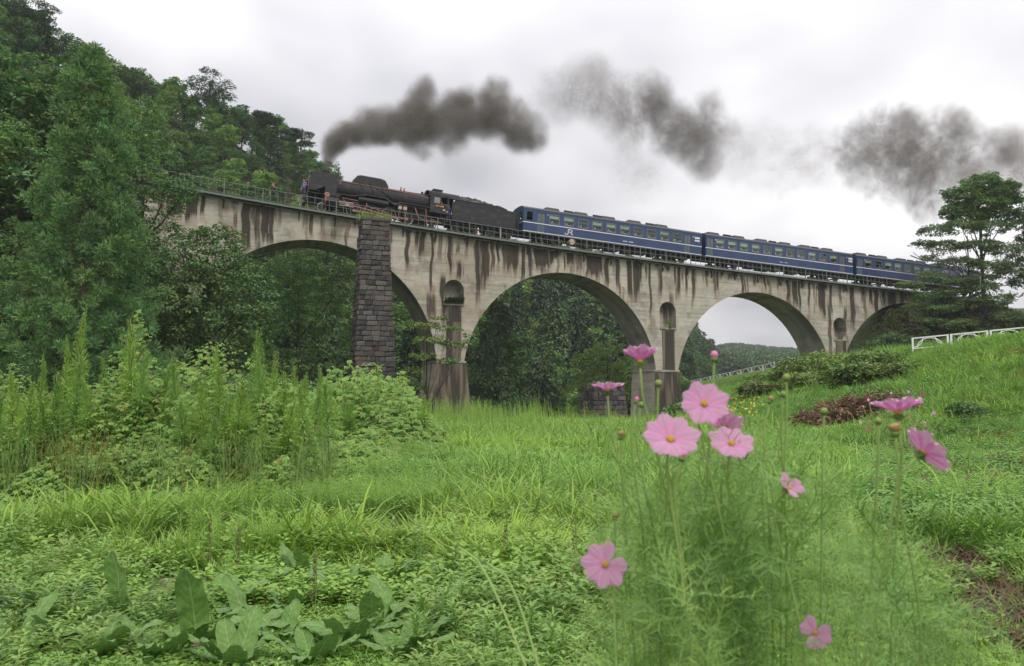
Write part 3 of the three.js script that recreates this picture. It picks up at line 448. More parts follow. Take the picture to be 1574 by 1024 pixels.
{
  const U = -7.15, t = vehicle('tender', 'black coal tender heaped with dusty coal between locomotive and first carriage', 'tender', U, 6.3); t.scale.x = 1.06;
  part('tank', prism([[0.1, 1.05], [6.15, 1.05], [6.15, 2.72], [5.35, 2.78], [4.9, 3.0], [4.5, 3.02], [0.6, 3.02], [0.1, 2.7]], 2.72, -1.36, [], 0.03), black, t);
  const r = rng(3), g = new THREE.PlaneGeometry(5.0, 2.5, 60, 30), p = g.attributes.position;
  for (let i = 0; i < p.count; i++) { const x = p.getX(i) + 2.85, z = p.getY(i), e = Math.min(1, (2.5 / 2 - Math.abs(z)) * 1.6), f = sstep(0.3, 1.3, x) * (1 - sstep(1.7, 5.3, x) * 0.72), n = fbm(x * 1.7, z * 1.7, 3, 3), k = noise3(x * 7, z * 7, 1); p.setXYZ(i, x, 2.98 + e * (f * 0.62 + (n - 0.5) * 0.35) * Math.max(0, 1 - sstep(4.6, 5.4, x)) + (k - 0.5) * 0.12 * e, z); }
  g.computeVertexNormals();
  const coalTex = texture(256, 256, (u, v) => { const n = noise3(u * 50, v * 30, 1), d = sstep(0.4, 0.62, fbm(u * 5, v * 5, 4, 3)); return [lerp(0.05, 0.13, d) * (0.5 + n), lerp(0.048, 0.122, d) * (0.5 + n), lerp(0.046, 0.108, d) * (0.5 + n)]; });
  const coalMat = std([1, 1, 1], 0.9, { map: coalTex });
  const coal = part('coal', g, coalMat, t);
  const lumps = []; for (let i = 0; i < 260; i++) { const x = 0.6 + r() * 4.3, z = (r() - 0.5) * 2.4, f = sstep(0.3, 1.3, x) * (1 - sstep(1.7, 5.3, x) * 0.72), s = 0.06 + r() * 0.11; lumps.push(new THREE.IcosahedronGeometry(s, 0).rotateX(r() * 3).rotateY(r() * 3).translate(x, 3.0 + f * 0.6 * Math.min(1, (1.25 - Math.abs(z)) * 1.6) + (r() - 0.5) * 0.1, z)); }
  tag(part('coal_lumps', mg(lumps), coalMat, coal), null, null, null, 'stuff');
  // coal spilled down the bunker side
  part('bunker_rim', mg([box(4.2, 0.06, 0.06, 2.6, 3.05, 1.4), box(4.2, 0.06, 0.06, 2.6, 3.05, -1.4)]), blackPlain, t);
  part('frame', mg([box(6.1, 0.24, 2.2, 3.1, 0.92, 0), box(0.12, 0.3, 2.6, 6.2, 0.95, 0), box(0.5, 0.25, 0.25, 6.35, 0.88, 0)]), pitch, t);
  for (const x of [1.5, 4.75]) { const b = new THREE.Group(); b.name = 'bogie'; t.add(b); part('bogie_frame', mg([box(2.3, 0.22, 0.1, x, 0.55, 1.05), box(2.3, 0.22, 0.1, x, 0.55, -1.05), box(0.4, 0.5, 0.14, x - 0.85, 0.45, 1.05), box(0.4, 0.5, 0.14, x + 0.85, 0.45, 1.05), box(0.3, 0.3, 2, x, 0.55, 0)]), pitch, b); for (const dx of [-0.85, 0.85]) for (const s of [1, -1]) wheel('wheel', 0.43, x + dx, s * 0.76, b); }
  part('ladder', mg([bar(V(6.18, 1.1, 1.1), V(6.18, 2.8, 1.1), 0.02), bar(V(6.18, 1.1, 0.75), V(6.18, 2.8, 0.75), 0.02), ...[1.3, 1.6, 1.9, 2.2, 2.5].map((y) => bar(V(6.18, y, 0.75), V(6.18, y, 1.1), 0.018))]), blackPlain, t);
  part('handrail', mg([bar(V(0.06, 1.2, 1.34), V(0.06, 2.6, 1.34), 0.025), box(0.05, 1.4, 0.5, 0.06, 1.9, 1.1)]), blackPlain, t);
}
// passenger carriages
const navyTex = texture(256, 128, (u, v) => { const n = 0.82 + 0.36 * (fbm(u * 9, v * 5, 4, 4) - 0.5) + 0.1 * (noise3(u * 90, v * 4, 2) - 0.5); return [0.027 * n, 0.056 * n, 0.15 * n]; });
navyTex.repeat.set(0.1, 0.3);
const navy = std([1, 1, 1], 0.42, { map: navyTex }), roofMat = std([0.075, 0.09, 0.12], 0.7), whiteMat = std([0.72, 0.72, 0.72], 0.5), greyUnit = std([0.1, 0.095, 0.085], 0.75), frameMat = std([0.2, 0.21, 0.22], 0.5, { metalness: 0.4 }), inside = std([0.72, 0.72, 0.66], 0.85), seatMat = std([0.05, 0.06, 0.1], 0.9), coverMat = std([0.8, 0.8, 0.77], 0.9), blindMat = std([0.5, 0.53, 0.42], 0.85), doorMat = std([0.075, 0.1, 0.14], 0.5), under = std([0.028, 0.028, 0.027], 0.85);
const CL = 20.9, HALF = 1.42, FLOOR = 1.02, EAVE = 3.28;
function roofProfile(k = 1) { const o = []; for (let i = 0; i <= 18; i++) { const a = Math.PI * i / 18, c = Math.cos(a), s = Math.sin(a); o.push([HALF * Math.sign(c) * Math.pow(Math.abs(c), 0.75) * k, EAVE + 0.42 * Math.pow(s, 0.8) * k]); } return o; }
const shared = {};
function carriage(u, label, windows, doors, units, vents, opt) {
  const t = vehicle('passenger_carriage', label, 'train carriage', u, CL), x0 = 0.15, x1 = x0 + CL, ww = 1.12, wy0 = 2.14, wy1 = 3.06;
  const wins = windows.map((x) => [[x - ww / 2, wy0], [x + ww / 2, wy0], [x + ww / 2, wy1], [x - ww / 2, wy1]]);
  if (opt.cabWindow) wins.push([[0.55, 2.2], [1.15, 2.2], [1.15, 3.05], [0.55, 3.05]]);
  const dh = doors.map((x) => [[x - 0.42, 1.1], [x + 0.42, 1.1], [x + 0.42, 3.08], [x - 0.42, 3.08]]);
  for (const s of [1, -1]) part('side_wall', prism([[x0, FLOOR], [x1, FLOOR], [x1, EAVE + 0.02], [x0, EAVE + 0.02]], 0.06, s > 0 ? HALF - 0.06 : -HALF, [...wins, ...dh]), navy, t);
  const roof = part('roof', prism(roofProfile(), CL, 0).rotateY(Math.PI / 2).translate(x0, 0, 0), roofMat, t);
  part('ceiling', box(CL - 0.2, 0.03, 2 * HALF - 0.2, (x0 + x1) / 2, EAVE - 0.03, 0), inside, t);
  part('gutter', mg([box(CL, 0.05, 0.05, (x0 + x1) / 2, EAVE + 0.05, HALF + 0.012), box(CL, 0.05, 0.05, (x0 + x1) / 2, EAVE + 0.05, -HALF - 0.012)]), roofMat, t);
  part('floor', box(CL, 0.12, 2 * HALF - 0.14, (x0 + x1) / 2, FLOOR + 0.06, 0), under, t);
  for (const [x, s] of [[x0, 1], [x1, -1]]) {
    const pts = [[-HALF, FLOOR], [HALF, FLOOR], [HALF, EAVE], ...roofProfile(0.99).slice(1, -1), [-HALF, EAVE]];
    const hole = opt.cabWindow && s > 0 ? [[[0.55, 2.3], [1.15, 2.3], [1.15, 3.05], [0.55, 3.05]], [[-1.15, 2.3], [-0.55, 2.3], [-0.55, 3.05], [-1.15, 3.05]]] : [];
    const e = part('end_wall', prism(pts, 0.06, 0, hole).rotateY(Math.PI / 2).translate(s > 0 ? x - 0.002 : x - 0.058, 0, 0), navy, t);
    if (hole.length) { for (const z of [0.85, -0.85]) part('end_window', box(0.012, 0.73, 0.58, x + 0.03, 2.675, z), paneMat, e); part('end_stripe', box(0.012, 0.07, 2 * HALF - 0.02, x - 0.01, 1.98, 0), whiteMat, e); }
    part('gangway', mg([rbox(0.3, 2.1, 0.95, 0.05, x - s * 0.14, 2.12, 0)]), under, e);
    part('coupler', box(0.5, 0.22, 0.25, x - s * 0.2, 0.88, 0), under, e);
  }
  for (const y of [1.98, 1.1]) part('white_stripe', mg([1, -1].map((s) => mg([box(CL, y > 1.5 ? 0.075 : 0.06, 0.012, (x0 + x1) / 2, y, s * (HALF + 0.004))]))), whiteMat, t);
  for (const x of windows) {
    const w = new THREE.Group(); w.name = 'window'; w.position.set(x, 0, 0); t.add(w);
    for (const s of [1, -1]) {
      part('window_frame', shared.frame ??= mg([box(ww, 0.05, 0.04, 0, wy0 + 0.025, 0), box(ww, 0.05, 0.04, 0, wy1 - 0.025, 0), box(0.05, wy1 - wy0 - 0.1, 0.04, -ww / 2 + 0.025, (wy0 + wy1) / 2, 0), box(0.05, wy1 - wy0 - 0.1, 0.04, ww / 2 - 0.025, (wy0 + wy1) / 2, 0), box(ww - 0.1, 0.04, 0.03, 0, wy0 + 0.5, 0)]), frameMat, w).position.z = s * (HALF - 0.022);
      part('pane', shared.pane ??= box(ww - 0.1, wy1 - wy0 - 0.1, 0.006, 0, (wy0 + wy1) / 2, 0), paneMat, w).position.z = s * (HALF - 0.04);
      const b = R0() < (s > 0 ? 0.72 : 0.45) ? 0.24 + 0.2 * R0() : 0;
      if (b) { const m = part('blind', shared.blind ??= box(ww - 0.12, 1, 0.015, 0, -0.5, 0), blindMat, w); m.position.set(0, wy1 - 0.06, s * (HALF - 0.09)); m.scale.y = b; }
    }
  }
  for (let x = 2.6; x < CL - 1.5; x += 0.8) for (const s of [1, -1]) { part('seat', shared.seat ??= mg([rbox(0.12, 0.8, 1.0, 0.04, 0, 1.9, 0), rbox(0.42, 0.14, 1.0, 0.04, 0.2, 1.56, 0)]), seatMat, t).position.set(x, 0, s * 0.82); const h = part('headrest_cover', shared.cover ??= rbox(0.15, 0.36, 0.44, 0.03, 0, 2.3, 0), coverMat, t); h.position.set(x, 0, s * 0.98); const h2 = part('headrest_cover', shared.cover, coverMat, t); h2.position.set(x, 0, s * 0.52); }
  for (const x of doors) for (const s of [1, -1]) {
    const d = part('door', shared.door ??= mg([box(0.4, 1.96, 0.04, -0.21, 2.09, 0), box(0.4, 1.96, 0.04, 0.21, 2.09, 0)]), doorMat, t); d.position.set(x, 0, s * (HALF - 0.06));
    part('door_window', shared.dwin ??= mg([box(0.24, 0.72, 0.012, -0.21, 2.58, 0), box(0.24, 0.72, 0.012, 0.21, 2.58, 0)]), std([0.12, 0.13, 0.13], 0.15), d).position.z = s * 0.026;
    part('door_stripe', shared.dstr ??= box(0.84, 0.06, 0.012, 0, 1.98, 0), whiteMat, d).position.z = s * 0.027;
    part('door_lamp', shared.lamp ??= cyl(0.05, 0.05, 0.03, 'z', 0.68, 2.95, 0), whiteMat, t).position.set(x, 0, s * HALF);
  }
  for (const x of opt.boards) { const b = part('destination_board', shared.board ??= box(0.62, 0.2, 0.02, 0, 2.86, 0), whiteMat, t); b.position.set(x, 0, HALF + 0.004); const b2 = part('destination_board', shared.board2 ??= box(0.6, 0.18, 0.02, 0, 2.56, 0), whiteMat, t); b2.position.set(x, 0, HALF + 0.004); part('lettering', shared.bl ??= mg([box(0.2, 0.08, 0.006, -0.14, 2.86, 0), box(0.16, 0.08, 0.006, 0.14, 2.86, 0), box(0.4, 0.06, 0.006, 0, 2.56, 0)]), blindMat, b).position.z = 0.012; }
  for (const x of units) part('roof_unit', shared.unit ??= mg([rbox(1.45, 0.26, 1.5, 0.08, 0, 3.82, 0), box(1.5, 0.08, 1.6, 0, 3.7, 0), ...[-0.4, 0, 0.4].map((dx) => box(0.28, 0.03, 1.2, dx, 3.96, 0))]), greyUnit, t).position.x = x;
  for (const x of vents) part('roof_vent', shared.vent ??= mg([rbox(0.85, 0.22, 0.7, 0.08, 0, 3.78, 0.35), cyl(0.12, 0.12, 0.95, 'x', 0, 3.86, 0.45)]), under, t).position.x = x;
  // underframe with gaps that the sky shows through
  part('sole_bar', mg([box(CL, 0.1, 0.08, (x0 + x1) / 2, FLOOR - 0.03, 1.3), box(CL, 0.1, 0.08, (x0 + x1) / 2, FLOOR - 0.03, -1.3)]), under, t);
  for (const [x, w, h, d] of opt.boxes) part('equipment_box', rbox(w, h, d, 0.03, x, FLOOR - 0.1 - h / 2, 0.55), R0() < 0.2 ? greyUnit : under, t);
  for (const x of [3.35, CL - 3.0]) {
    const b = new THREE.Group(); b.name = 'bogie'; t.add(b); b.position.x = x;
    part('bogie_frame', shared.bog ??= mg([...[1, -1].flatMap((s) => [box(2.9, 0.18, 0.12, 0, 0.62, s * 1.02), box(0.34, 0.4, 0.16, -1.05, 0.5, s * 1.04), box(0.34, 0.4, 0.16, 1.05, 0.5, s * 1.04), cyl(0.16, 0.16, 0.5, 'y', 0, 0.7, s * 1.02), cyl(0.11, 0.11, 0.3, 'y', -0.7, 0.7, s * 1.04), cyl(0.11, 0.11, 0.3, 'y', 0.7, 0.7, s * 1.04)]), box(0.5, 0.3, 2.0, 0, 0.6, 0), bar(V(-1.05, 0.43, -0.9), V(-1.05, 0.43, 0.9), 0.08), bar(V(1.05, 0.43, -0.9), V(1.05, 0.43, 0.9), 0.08)]), under, b);
    for (const dx of [-1.05, 1.05]) for (const s of [1, -1]) wheel('wheel', 0.43, dx, s * 0.74, b);
  }
  return t;
}
const seq = (a, d, n) => Array.from({ length: n }, (_, i) => a + d * i);
const c1 = carriage(0.0, 'dark blue carriage with white emblem, first behind the coal tender', seq(3.52, 1.604, 10), [2.1, 19.25], [3.6, 6.8, 10, 13.1, 16.4], [5.5, 8.8, 15.1], { cabWindow: true, boards: [20.45], boxes: [[6.2, 1.0, 0.5, 0.9], [7.4, 0.75, 0.62, 1.0], [8.6, 1.3, 0.45, 0.9], [10.4, 1.5, 0.55, 1.0], [12.1, 0.9, 0.6, 0.9], [13.7, 1.6, 0.5, 0.9], [15.2, 0.7, 0.55, 0.9]] });
{ // round tank under the first carriage and the white letters on its side
  part('air_tank', cyl(0.3, 0.3, 0.9, 'z', 5.55, 0.62, 0.95, 20), tan, c1);
  const X = 5.15, Y = 1.3, z = HALF + 0.004, path = (pts, w) => { const o = []; for (let i = 0; i < pts.length - 1; i++) { const a = V(...pts[i], 0), b = V(...pts[i + 1], 0), d = b.clone().sub(a), L = d.length(); o.push(box(L + w * 0.9, w, 0.014, 0, 0, 0).rotateZ(Math.atan2(d.y, d.x)).translate((a.x + b.x) / 2, (a.y + b.y) / 2, 0)); } return mg(o); };
  const k = (a) => a.map(([x, y]) => [x * 0.92, y * 0.82]), J = k([[0.0, 0.1], [0.06, 0.02], [0.16, 0.0], [0.28, 0.0], [0.36, 0.06], [0.38, 0.16], [0.38, 0.6]]), Rr = k([[0.38, 0.6], [0.72, 0.6], [0.82, 0.55], [0.86, 0.46], [0.82, 0.36], [0.72, 0.31], [0.52, 0.31]]), leg = k([[0.66, 0.3], [0.9, 0.0]]);
  part('lettering', mg([path(J, 0.08), path(Rr, 0.08), path(leg, 0.08)]).translate(X - 0.43, Y, z), whiteMat, c1);
  part('lettering', mg([box(0.5, 0.06, 0.01, 11.6, 1.42, z), box(0.5, 0.06, 0.01, 12.3, 1.42, z)]), whiteMat, c1);
}
const boxes2 = [[6.6, 1.2, 0.5, 0.9], [8.5, 1.7, 0.55, 1.0], [10.2, 0.8, 0.5, 0.9], [12.6, 1.2, 0.55, 0.9], [14.6, 0.9, 0.45, 0.9]];
const c2 = carriage(21.4, 'dark blue passenger carriage in the middle, coupled between first and last carriages', seq(2.07, 1.603, 11), [0.78, 19.4], [1.7, 5.1, 8.3, 11.6, 14.6, 17.9], [3.7, 10.0, 16.2], { boards: [20.65], boxes: boxes2 });
part('lettering', mg([box(0.5, 0.05, 0.01, 10.4, 1.42, HALF + 0.004), box(0.4, 0.05, 0.01, 11.1, 1.42, HALF + 0.004)]), whiteMat, c2);
carriage(42.8, 'dark blue passenger carriage running into the trees at the right end', seq(2.07, 1.603, 11), [0.78, 19.4], [1.7, 5.1, 8.3, 11.6, 14.6, 17.9], [3.7, 10.0, 16.2], { boards: [20.65], boxes: boxes2 });

// ------------------------------------------------------------------ people, each a single skinned figure
function figure(joints, colourOf) {   // joints: list of [a, b, ra, rb]; smooth union meshed on a grid
  const bb = new THREE.Box3(); for (const [a, b, ra] of joints) { bb.expandByPoint(a).expandByPoint(b); } bb.expandByScalar(0.18);
  const c = bb.getCenter(V(0, 0, 0)), s = bb.getSize(V(0, 0, 0)), half = Math.max(s.x, s.y, s.z) / 2, N = 76, mc = new MarchingCubes(N, new THREE.MeshStandardMaterial(), false, false, 60000);
  const q = V(0, 0, 0);
  for (let k = 0; k < N; k++) for (let j = 0; j < N; j++) for (let i = 0; i < N; i++) {
    q.set((i - N / 2) / (N / 2) * half + c.x, (j - N / 2) / (N / 2) * half + c.y, (k - N / 2) / (N / 2) * half + c.z);
    let e = 0; for (const [a, b, ra, rb, kk = 0.035] of joints) { const ab = b.clone().sub(a), t = clamp(q.clone().sub(a).dot(ab) / Math.max(ab.lengthSq(), 1e-6), 0, 1), d = q.distanceTo(a.clone().addScaledVector(ab, t)) - lerp(ra, rb, t); e += Math.exp(-d / 0.022); }
    mc.field[k * N * N + j * N + i] = Math.log(Math.max(e, 1e-9)) * 0.022;
  }
  mc.isolation = 0; mc.update();
  const n = mc.count, P = new Float32Array(mc.positionArray.slice(0, n * 3)), Nn = new Float32Array(mc.normalArray.slice(0, n * 3)), C = new Float32Array(n * 3);
  for (let i = 0; i < n; i++) { for (let k = 0; k < 3; k++) P[i * 3 + k] = P[i * 3 + k] * half + [c.x, c.y, c.z][k]; C.set(colourOf(P[i * 3], P[i * 3 + 1], P[i * 3 + 2]), i * 3); }
  const g = new THREE.BufferGeometry(); g.setAttribute('position', new THREE.BufferAttribute(P, 3)); g.setAttribute('normal', new THREE.BufferAttribute(Nn, 3)); g.setAttribute('color', new THREE.BufferAttribute(C, 3)); return g;
}
const skin = [0.3, 0.18, 0.125], skinMat = std([1, 1, 1], 0.8, { vertexColors: true }), hairMat = std([0.015, 0.012, 0.01], 0.7);
function person(label, pos, turn, o) {   // faces +z before the turn
  const hand = (w, e, s) => { const d = w.clone().sub(e).normalize(), p = w.clone().addScaledVector(d, 0.05), side = V(0, 0, 1), out = [[w, w.clone().addScaledVector(d, 0.08), 0.035, 0.038]]; for (let i = 0; i < 4; i++) { const b = w.clone().addScaledVector(d, 0.08).addScaledVector(side, (i - 1.5) * 0.02); out.push([b, b.clone().addScaledVector(d, [0.065, 0.08, 0.075, 0.055][i]).add(V(-s * 0.015, 0, 0)), 0.01, 0.008]); } out.push([p, p.clone().addScaledVector(d, 0.03).add(V(0, 0, 0.06)), 0.012, 0.009]); return out; };
  const hip = 0.92, J = [[V(0, hip, 0), V(0, 1.16, 0), 0.13, 0.12], [V(0, 1.16, 0), V(0, 1.38, 0), 0.13, 0.1], [V(-0.15, 1.38, 0), V(0.15, 1.38, 0), 0.075, 0.075], [V(0, 1.4, 0), V(0, 1.54, 0.015), 0.055, 0.05], [V(0, 1.6, 0.02), V(0, 1.65, 0.01), 0.083, 0.095], [V(0, 1.57, 0.09), V(0, 1.585, 0.1), 0.014, 0.014], [V(0, 1.53, 0.06), V(0, 1.55, 0.05), 0.05, 0.06], [V(-0.09, 1.61, 0), V(-0.095, 1.64, 0), 0.015, 0.015], [V(0.09, 1.61, 0), V(0.095, 1.64, 0), 0.015, 0.015]];
  for (const s of [1, -1]) { const k = V(s * 0.1, 0.5, 0.02 + (o.step ?? 0) * s), f = V(s * 0.1, 0.08, -0.02 + (o.step ?? 0) * s * 1.6); J.push([V(s * 0.09, hip - 0.02, 0), k, 0.095, 0.062], [k, f, 0.06, 0.042], [f.clone().add(V(0, -0.03, -0.02)), f.clone().add(V(0, -0.045, 0.15)), 0.045, 0.035]); const [el, wr] = (o.arms ?? {})[s] ?? [V(s * 0.27, 1.12, 0), V(s * 0.27, 0.88, 0.06)]; J.push([V(s * 0.19, 1.37, 0), el, 0.055, 0.042], [el, wr, 0.042, 0.03], ...hand(wr, el, s)); }
  const t = thing('person', label, 'person', pos); t.rotation.y = turn;
  const wrists = [1, -1].map((s) => ((o.arms ?? {})[s] ?? [0, V(s * 0.27, 0.88, 0.06)])[1]);
  part('body', figure(J, (x, y, z) => { const p = V(x, y, z); if (y > 1.47 || wrists.some((w) => p.distanceTo(w) < 0.17 && (Math.abs(x) > 0.2 || y > 1.2))) { if (y > 1.605 && y < 1.63 && z > 0.06 && Math.abs(Math.abs(x) - 0.035) < 0.014) return [0.03, 0.02, 0.02]; if (Math.abs(y - 1.535) < 0.008 && z > 0.08 && Math.abs(x) < 0.025) return [0.3, 0.12, 0.1]; return skin; } if (y < 0.1) return [0.02, 0.02, 0.02]; return y < hip + 0.03 ? o.trousers : o.top; }), skinMat, t);
  part('hair', new THREE.SphereGeometry(0.108, 18, 12, 0, Math.PI * 2, 0, Math.PI * 0.56).rotateX(-0.42).translate(0, 1.645, -0.004), hairMat, t);
  if (o.cap) part('cap', mg([cyl(0.112, 0.108, 0.07, 'y', 0, 1.73, 0), cyl(0.07, 0.07, 0.012, 'y', 0, 1.7, 0.1)]), std(o.cap, 0.8), t);
  return t;
}
{
  const onTrain = (u, dy, off) => onBridge(u, railY(u) + dy, off), F = TURN;
  person('person in a purple blue jacket standing on the front footplate of the locomotive', onTrain(-20.55, 0.82, -0.85), F - 0.9, { top: [0.13, 0.12, 0.33], trousers: [0.05, 0.05, 0.09], arms: { 1: [V(0.3, 1.15, 0.1), V(0.28, 1.05, 0.32)] } });
  person('crew member in dark cap looking out of the cab window of the locomotive', onTrain(-7.95, 1.0, -0.98), F + 0.2, { top: [0.03, 0.035, 0.06], trousers: [0.03, 0.035, 0.06], cap: [0.02, 0.022, 0.04], arms: { 1: [V(0.26, 1.15, 0.12), V(0.2, 1.2, 0.3)] } });
  person('crew member in dark blue overalls standing between cab and coal tender', onTrain(-7.3, 0.75, -0.85), F - 0.4, { top: [0.03, 0.04, 0.12], trousers: [0.025, 0.032, 0.09], cap: [0.02, 0.022, 0.05] });
  person('person in dark clothes standing on the bridge walkway ahead of the locomotive', onBridge(toFace(420, 300, 0.35)[0], deckH(toFace(420, 300, 0.35)[0]) - 0.19, 0.34), F - 0.6, { top: [0.03, 0.03, 0.035], trousers: [0.025, 0.025, 0.03], arms: { 1: [V(0.26, 1.2, 0.12), V(0.1, 1.42, 0.22)] } });
  person('passenger in a white shirt waving at a window of the middle carriage', onTrain(21.4 + 13.3, 1.14, -1.15), F, { top: [0.75, 0.75, 0.75], trousers: [0.1, 0.1, 0.2], arms: { 1: [V(0.32, 1.3, 0.16), V(0.25, 1.5, 0.22)] } });
}

// ------------------------------------------------------------------ smoke trailing back over the train: a cloud of fine soot flecks
{
  // [x, y, radius in the photograph, thickness]
  const puffs = [[504, 250, 7, 1.6], [506, 238, 9, 1.6], [511, 226, 12, 1.6], [520, 215, 15, 1.5], [534, 207, 18, 1.4], [550, 200, 20, 1.3], [568, 195, 24, 1.3], [590, 196, 26, 1.2], [612, 194, 28, 1.2], [634, 190, 32, 1.25], [655, 178, 30, 1.2], [650, 150, 22, 0.9], [655, 130, 13, 0.7], [645, 215, 22, 1.0], [652, 236, 11, 0.6], [676, 192, 32, 1.2], [700, 180, 32, 1.1], [722, 176, 32, 0.9], [720, 150, 18, 0.6], [745, 178, 36, 1.0], [765, 160, 32, 0.9], [765, 138, 18, 0.6], [785, 185, 34, 1.0], [808, 195, 28, 0.9], [822, 215, 18, 0.8], [800, 215, 18, 0.6], [700, 215, 22, 0.5],
    [860, 150, 34, 0.09], [900, 130, 40, 0.12], [915, 105, 22, 0.07], [940, 160, 40, 0.15], [975, 165, 36, 0.34], [1005, 145, 28, 0.6], [1015, 175, 34, 0.62], [1035, 200, 36, 0.62], [1060, 220, 34, 0.62], [1075, 195, 32, 0.5], [1090, 165, 22, 0.4], [1080, 245, 26, 0.5], [1085, 265, 13, 0.35], [1105, 205, 26, 0.3], [960, 205, 30, 0.12], [985, 270, 40, 0.04], [1130, 235, 40, 0.06], [1190, 245, 50, 0.05], [1250, 240, 40, 0.07],
    [1310, 235, 34, 0.35], [1330, 250, 42, 0.42], [1340, 215, 34, 0.4], [1375, 215, 42, 0.46], [1400, 195, 30, 0.4], [1400, 245, 48, 0.45], [1380, 275, 40, 0.36], [1430, 240, 48, 0.4], [1460, 205, 36, 0.32], [1475, 190, 20, 0.25], [1460, 265, 44, 0.34], [1420, 300, 34, 0.34], [1425, 325, 24, 0.32], [1500, 235, 42, 0.32], [1540, 255, 42, 0.3], [1580, 250, 46, 0.28], [1630, 260, 50, 0.25], [1500, 280, 34, 0.22], [1545, 225, 30, 0.15]];
  const r = rng(1234), list = [], thin = [], tints = [];
  puffs.forEach(([px, py, pr, k], n) => {
    const back = -2.2 - (px - 500) * 0.0015, s = toFace(px, py, back)[2] / FOCAL, rad = pr * s * (px > 840 ? 1.5 : 1.36), depth = Math.min(rad, 2.2), off = back + (noise3(n * 3.7, 1, 2) - 0.5) * depth * 0.8, [u, h] = toFace(px, py, off);
    const tries = Math.min(9000, Math.round(k * (k < 0.3 ? 2.2 : px > 840 ? 1.0 : 1.15) * rad * rad * Math.PI * 175));
    for (let i = 0; i < tries; i++) {
      const q = dirOn(r), l = Math.cbrt(r()), e = l; const x = q.x * rad * l, y = q.y * rad * l, z = q.z * depth * l;
      const wx = u + x, wy = h + y, wz = off + z, f = fbm(wx * 0.75, wy * 0.75, wz * 0.75, 4) - 0.5 + (fbm(wx * 2.6 + 9, wy * 2.6, wz * 2.6, 2) - 0.5) * 0.4;
      if (Math.pow(Math.max(0, 1 - e * e), 0.8) * 1.05 + f * (k < 0.3 ? 0.8 : px > 840 ? 1.5 : 2.1) < 0.12 + r() * 0.85) continue;
      const m = new THREE.Matrix4().makeRotationFromEuler(new THREE.Euler(r() * 6.3, r() * 6.3, r() * 6.3)), sc = (0.7 + r() * 0.7) * Math.min(1, rad / 1.6 + 0.25) * (k < 0.3 ? 1.35 : 1);
      m.scale(V(sc, sc, sc)); m.setPosition(onBridge(wx, wy, wz)); (k < 0.3 ? thin : list).push(m);
    }
  });
  // one wisp: many fine flecks of soot, thickest in the middle
  const L = new Leaves(); for (let i = 0; i < 130; i++) { const c = dirOn(r).multiplyScalar(0.5 * Math.pow(r(), 0.6)), a = dirOn(r), b = dirOn(r), e = dirOn(r), s = 0.0132; L.tri(c.clone().addScaledVector(a, s), c.clone().addScaledVector(b, s), c.clone().addScaledVector(e, s), [1, 1, 1]); }
  const g = L.build(), T = new Leaves(); for (let i = 0; i < 190; i++) { const c = dirOn(r).multiplyScalar(0.6 * Math.pow(r(), 0.7)), s = 0.009, a = dirOn(r), b = dirOn(r), e = dirOn(r); T.tri(c.clone().addScaledVector(a, s), c.clone().addScaledVector(b, s), c.clone().addScaledVector(e, s), [1, 1, 1]); }
  instances('thin_smoke', T.build(), std([0.36, 0.32, 0.29], 1, { side: THREE.DoubleSide, flatShading: true }), thin, 'thin veil of pale smoke drifting between the dark masses above the carriages', 'smoke');
  console.log('smoke flecks', list.length);
  instances('smoke', g, std([0.29, 0.262, 0.236], 1, { side: THREE.DoubleSide, flatShading: true }), list, 'dark brown smoke trailing back from the locomotive chimney in three drifting masses', 'smoke');
}

// ------------------------------------------------------------------ trees
const bark = texture(128, 256, (u, v) => { const n = fbm(u * 14, v * 3, 2, 4), k = 0.5 + n; return [0.075 * k, 0.06 * k, 0.048 * k]; });
const barkMat = std([1, 1, 1], 0.95, { map: bark }), barkDark = std([0.045, 0.038, 0.032], 0.95);
const GREENS = [[0.078, 0.156, 0.05], [0.06, 0.128, 0.044], [0.1, 0.19, 0.056], [0.054, 0.112, 0.042], [0.112, 0.2, 0.06]].map((c) => leafMat(c, 0.28));
const CONIFER = [[0.046, 0.088, 0.046], [0.066, 0.122, 0.058], [0.032, 0.064, 0.036]].map((c) => leafMat(c, 0.12));
// limbs that taper, from the trunk into the crown
function limbs(h, r0, tips, lean = 0, bend = 0.5) {
  const l = [], trunk = [V(0, -0.4, 0), V(lean * 0.3, h * 0.35, lean * 0.1), V(lean, h, 0)];
  l.push(bar(trunk[0], trunk[1], r0, 8, r0 * 0.8), bar(trunk[1], trunk[2], r0 * 0.8, 8, r0 * 0.35));
  for (const t of tips) { const f = clamp((t.y / h) * 0.55, 0.15, 0.95), s = f < 0.35 ? trunk[0].clone().lerp(trunk[1], f / 0.35) : trunk[1].clone().lerp(trunk[2], (f - 0.35) / 0.65), m = s.clone().lerp(t, 0.55); m.y -= bend * 0.3 * s.distanceTo(t) * 0.4; l.push(bar(s, m, r0 * 0.36, 6, r0 * 0.22), bar(m, t, r0 * 0.22, 5, r0 * 0.07)); }
  return mg(l);
}
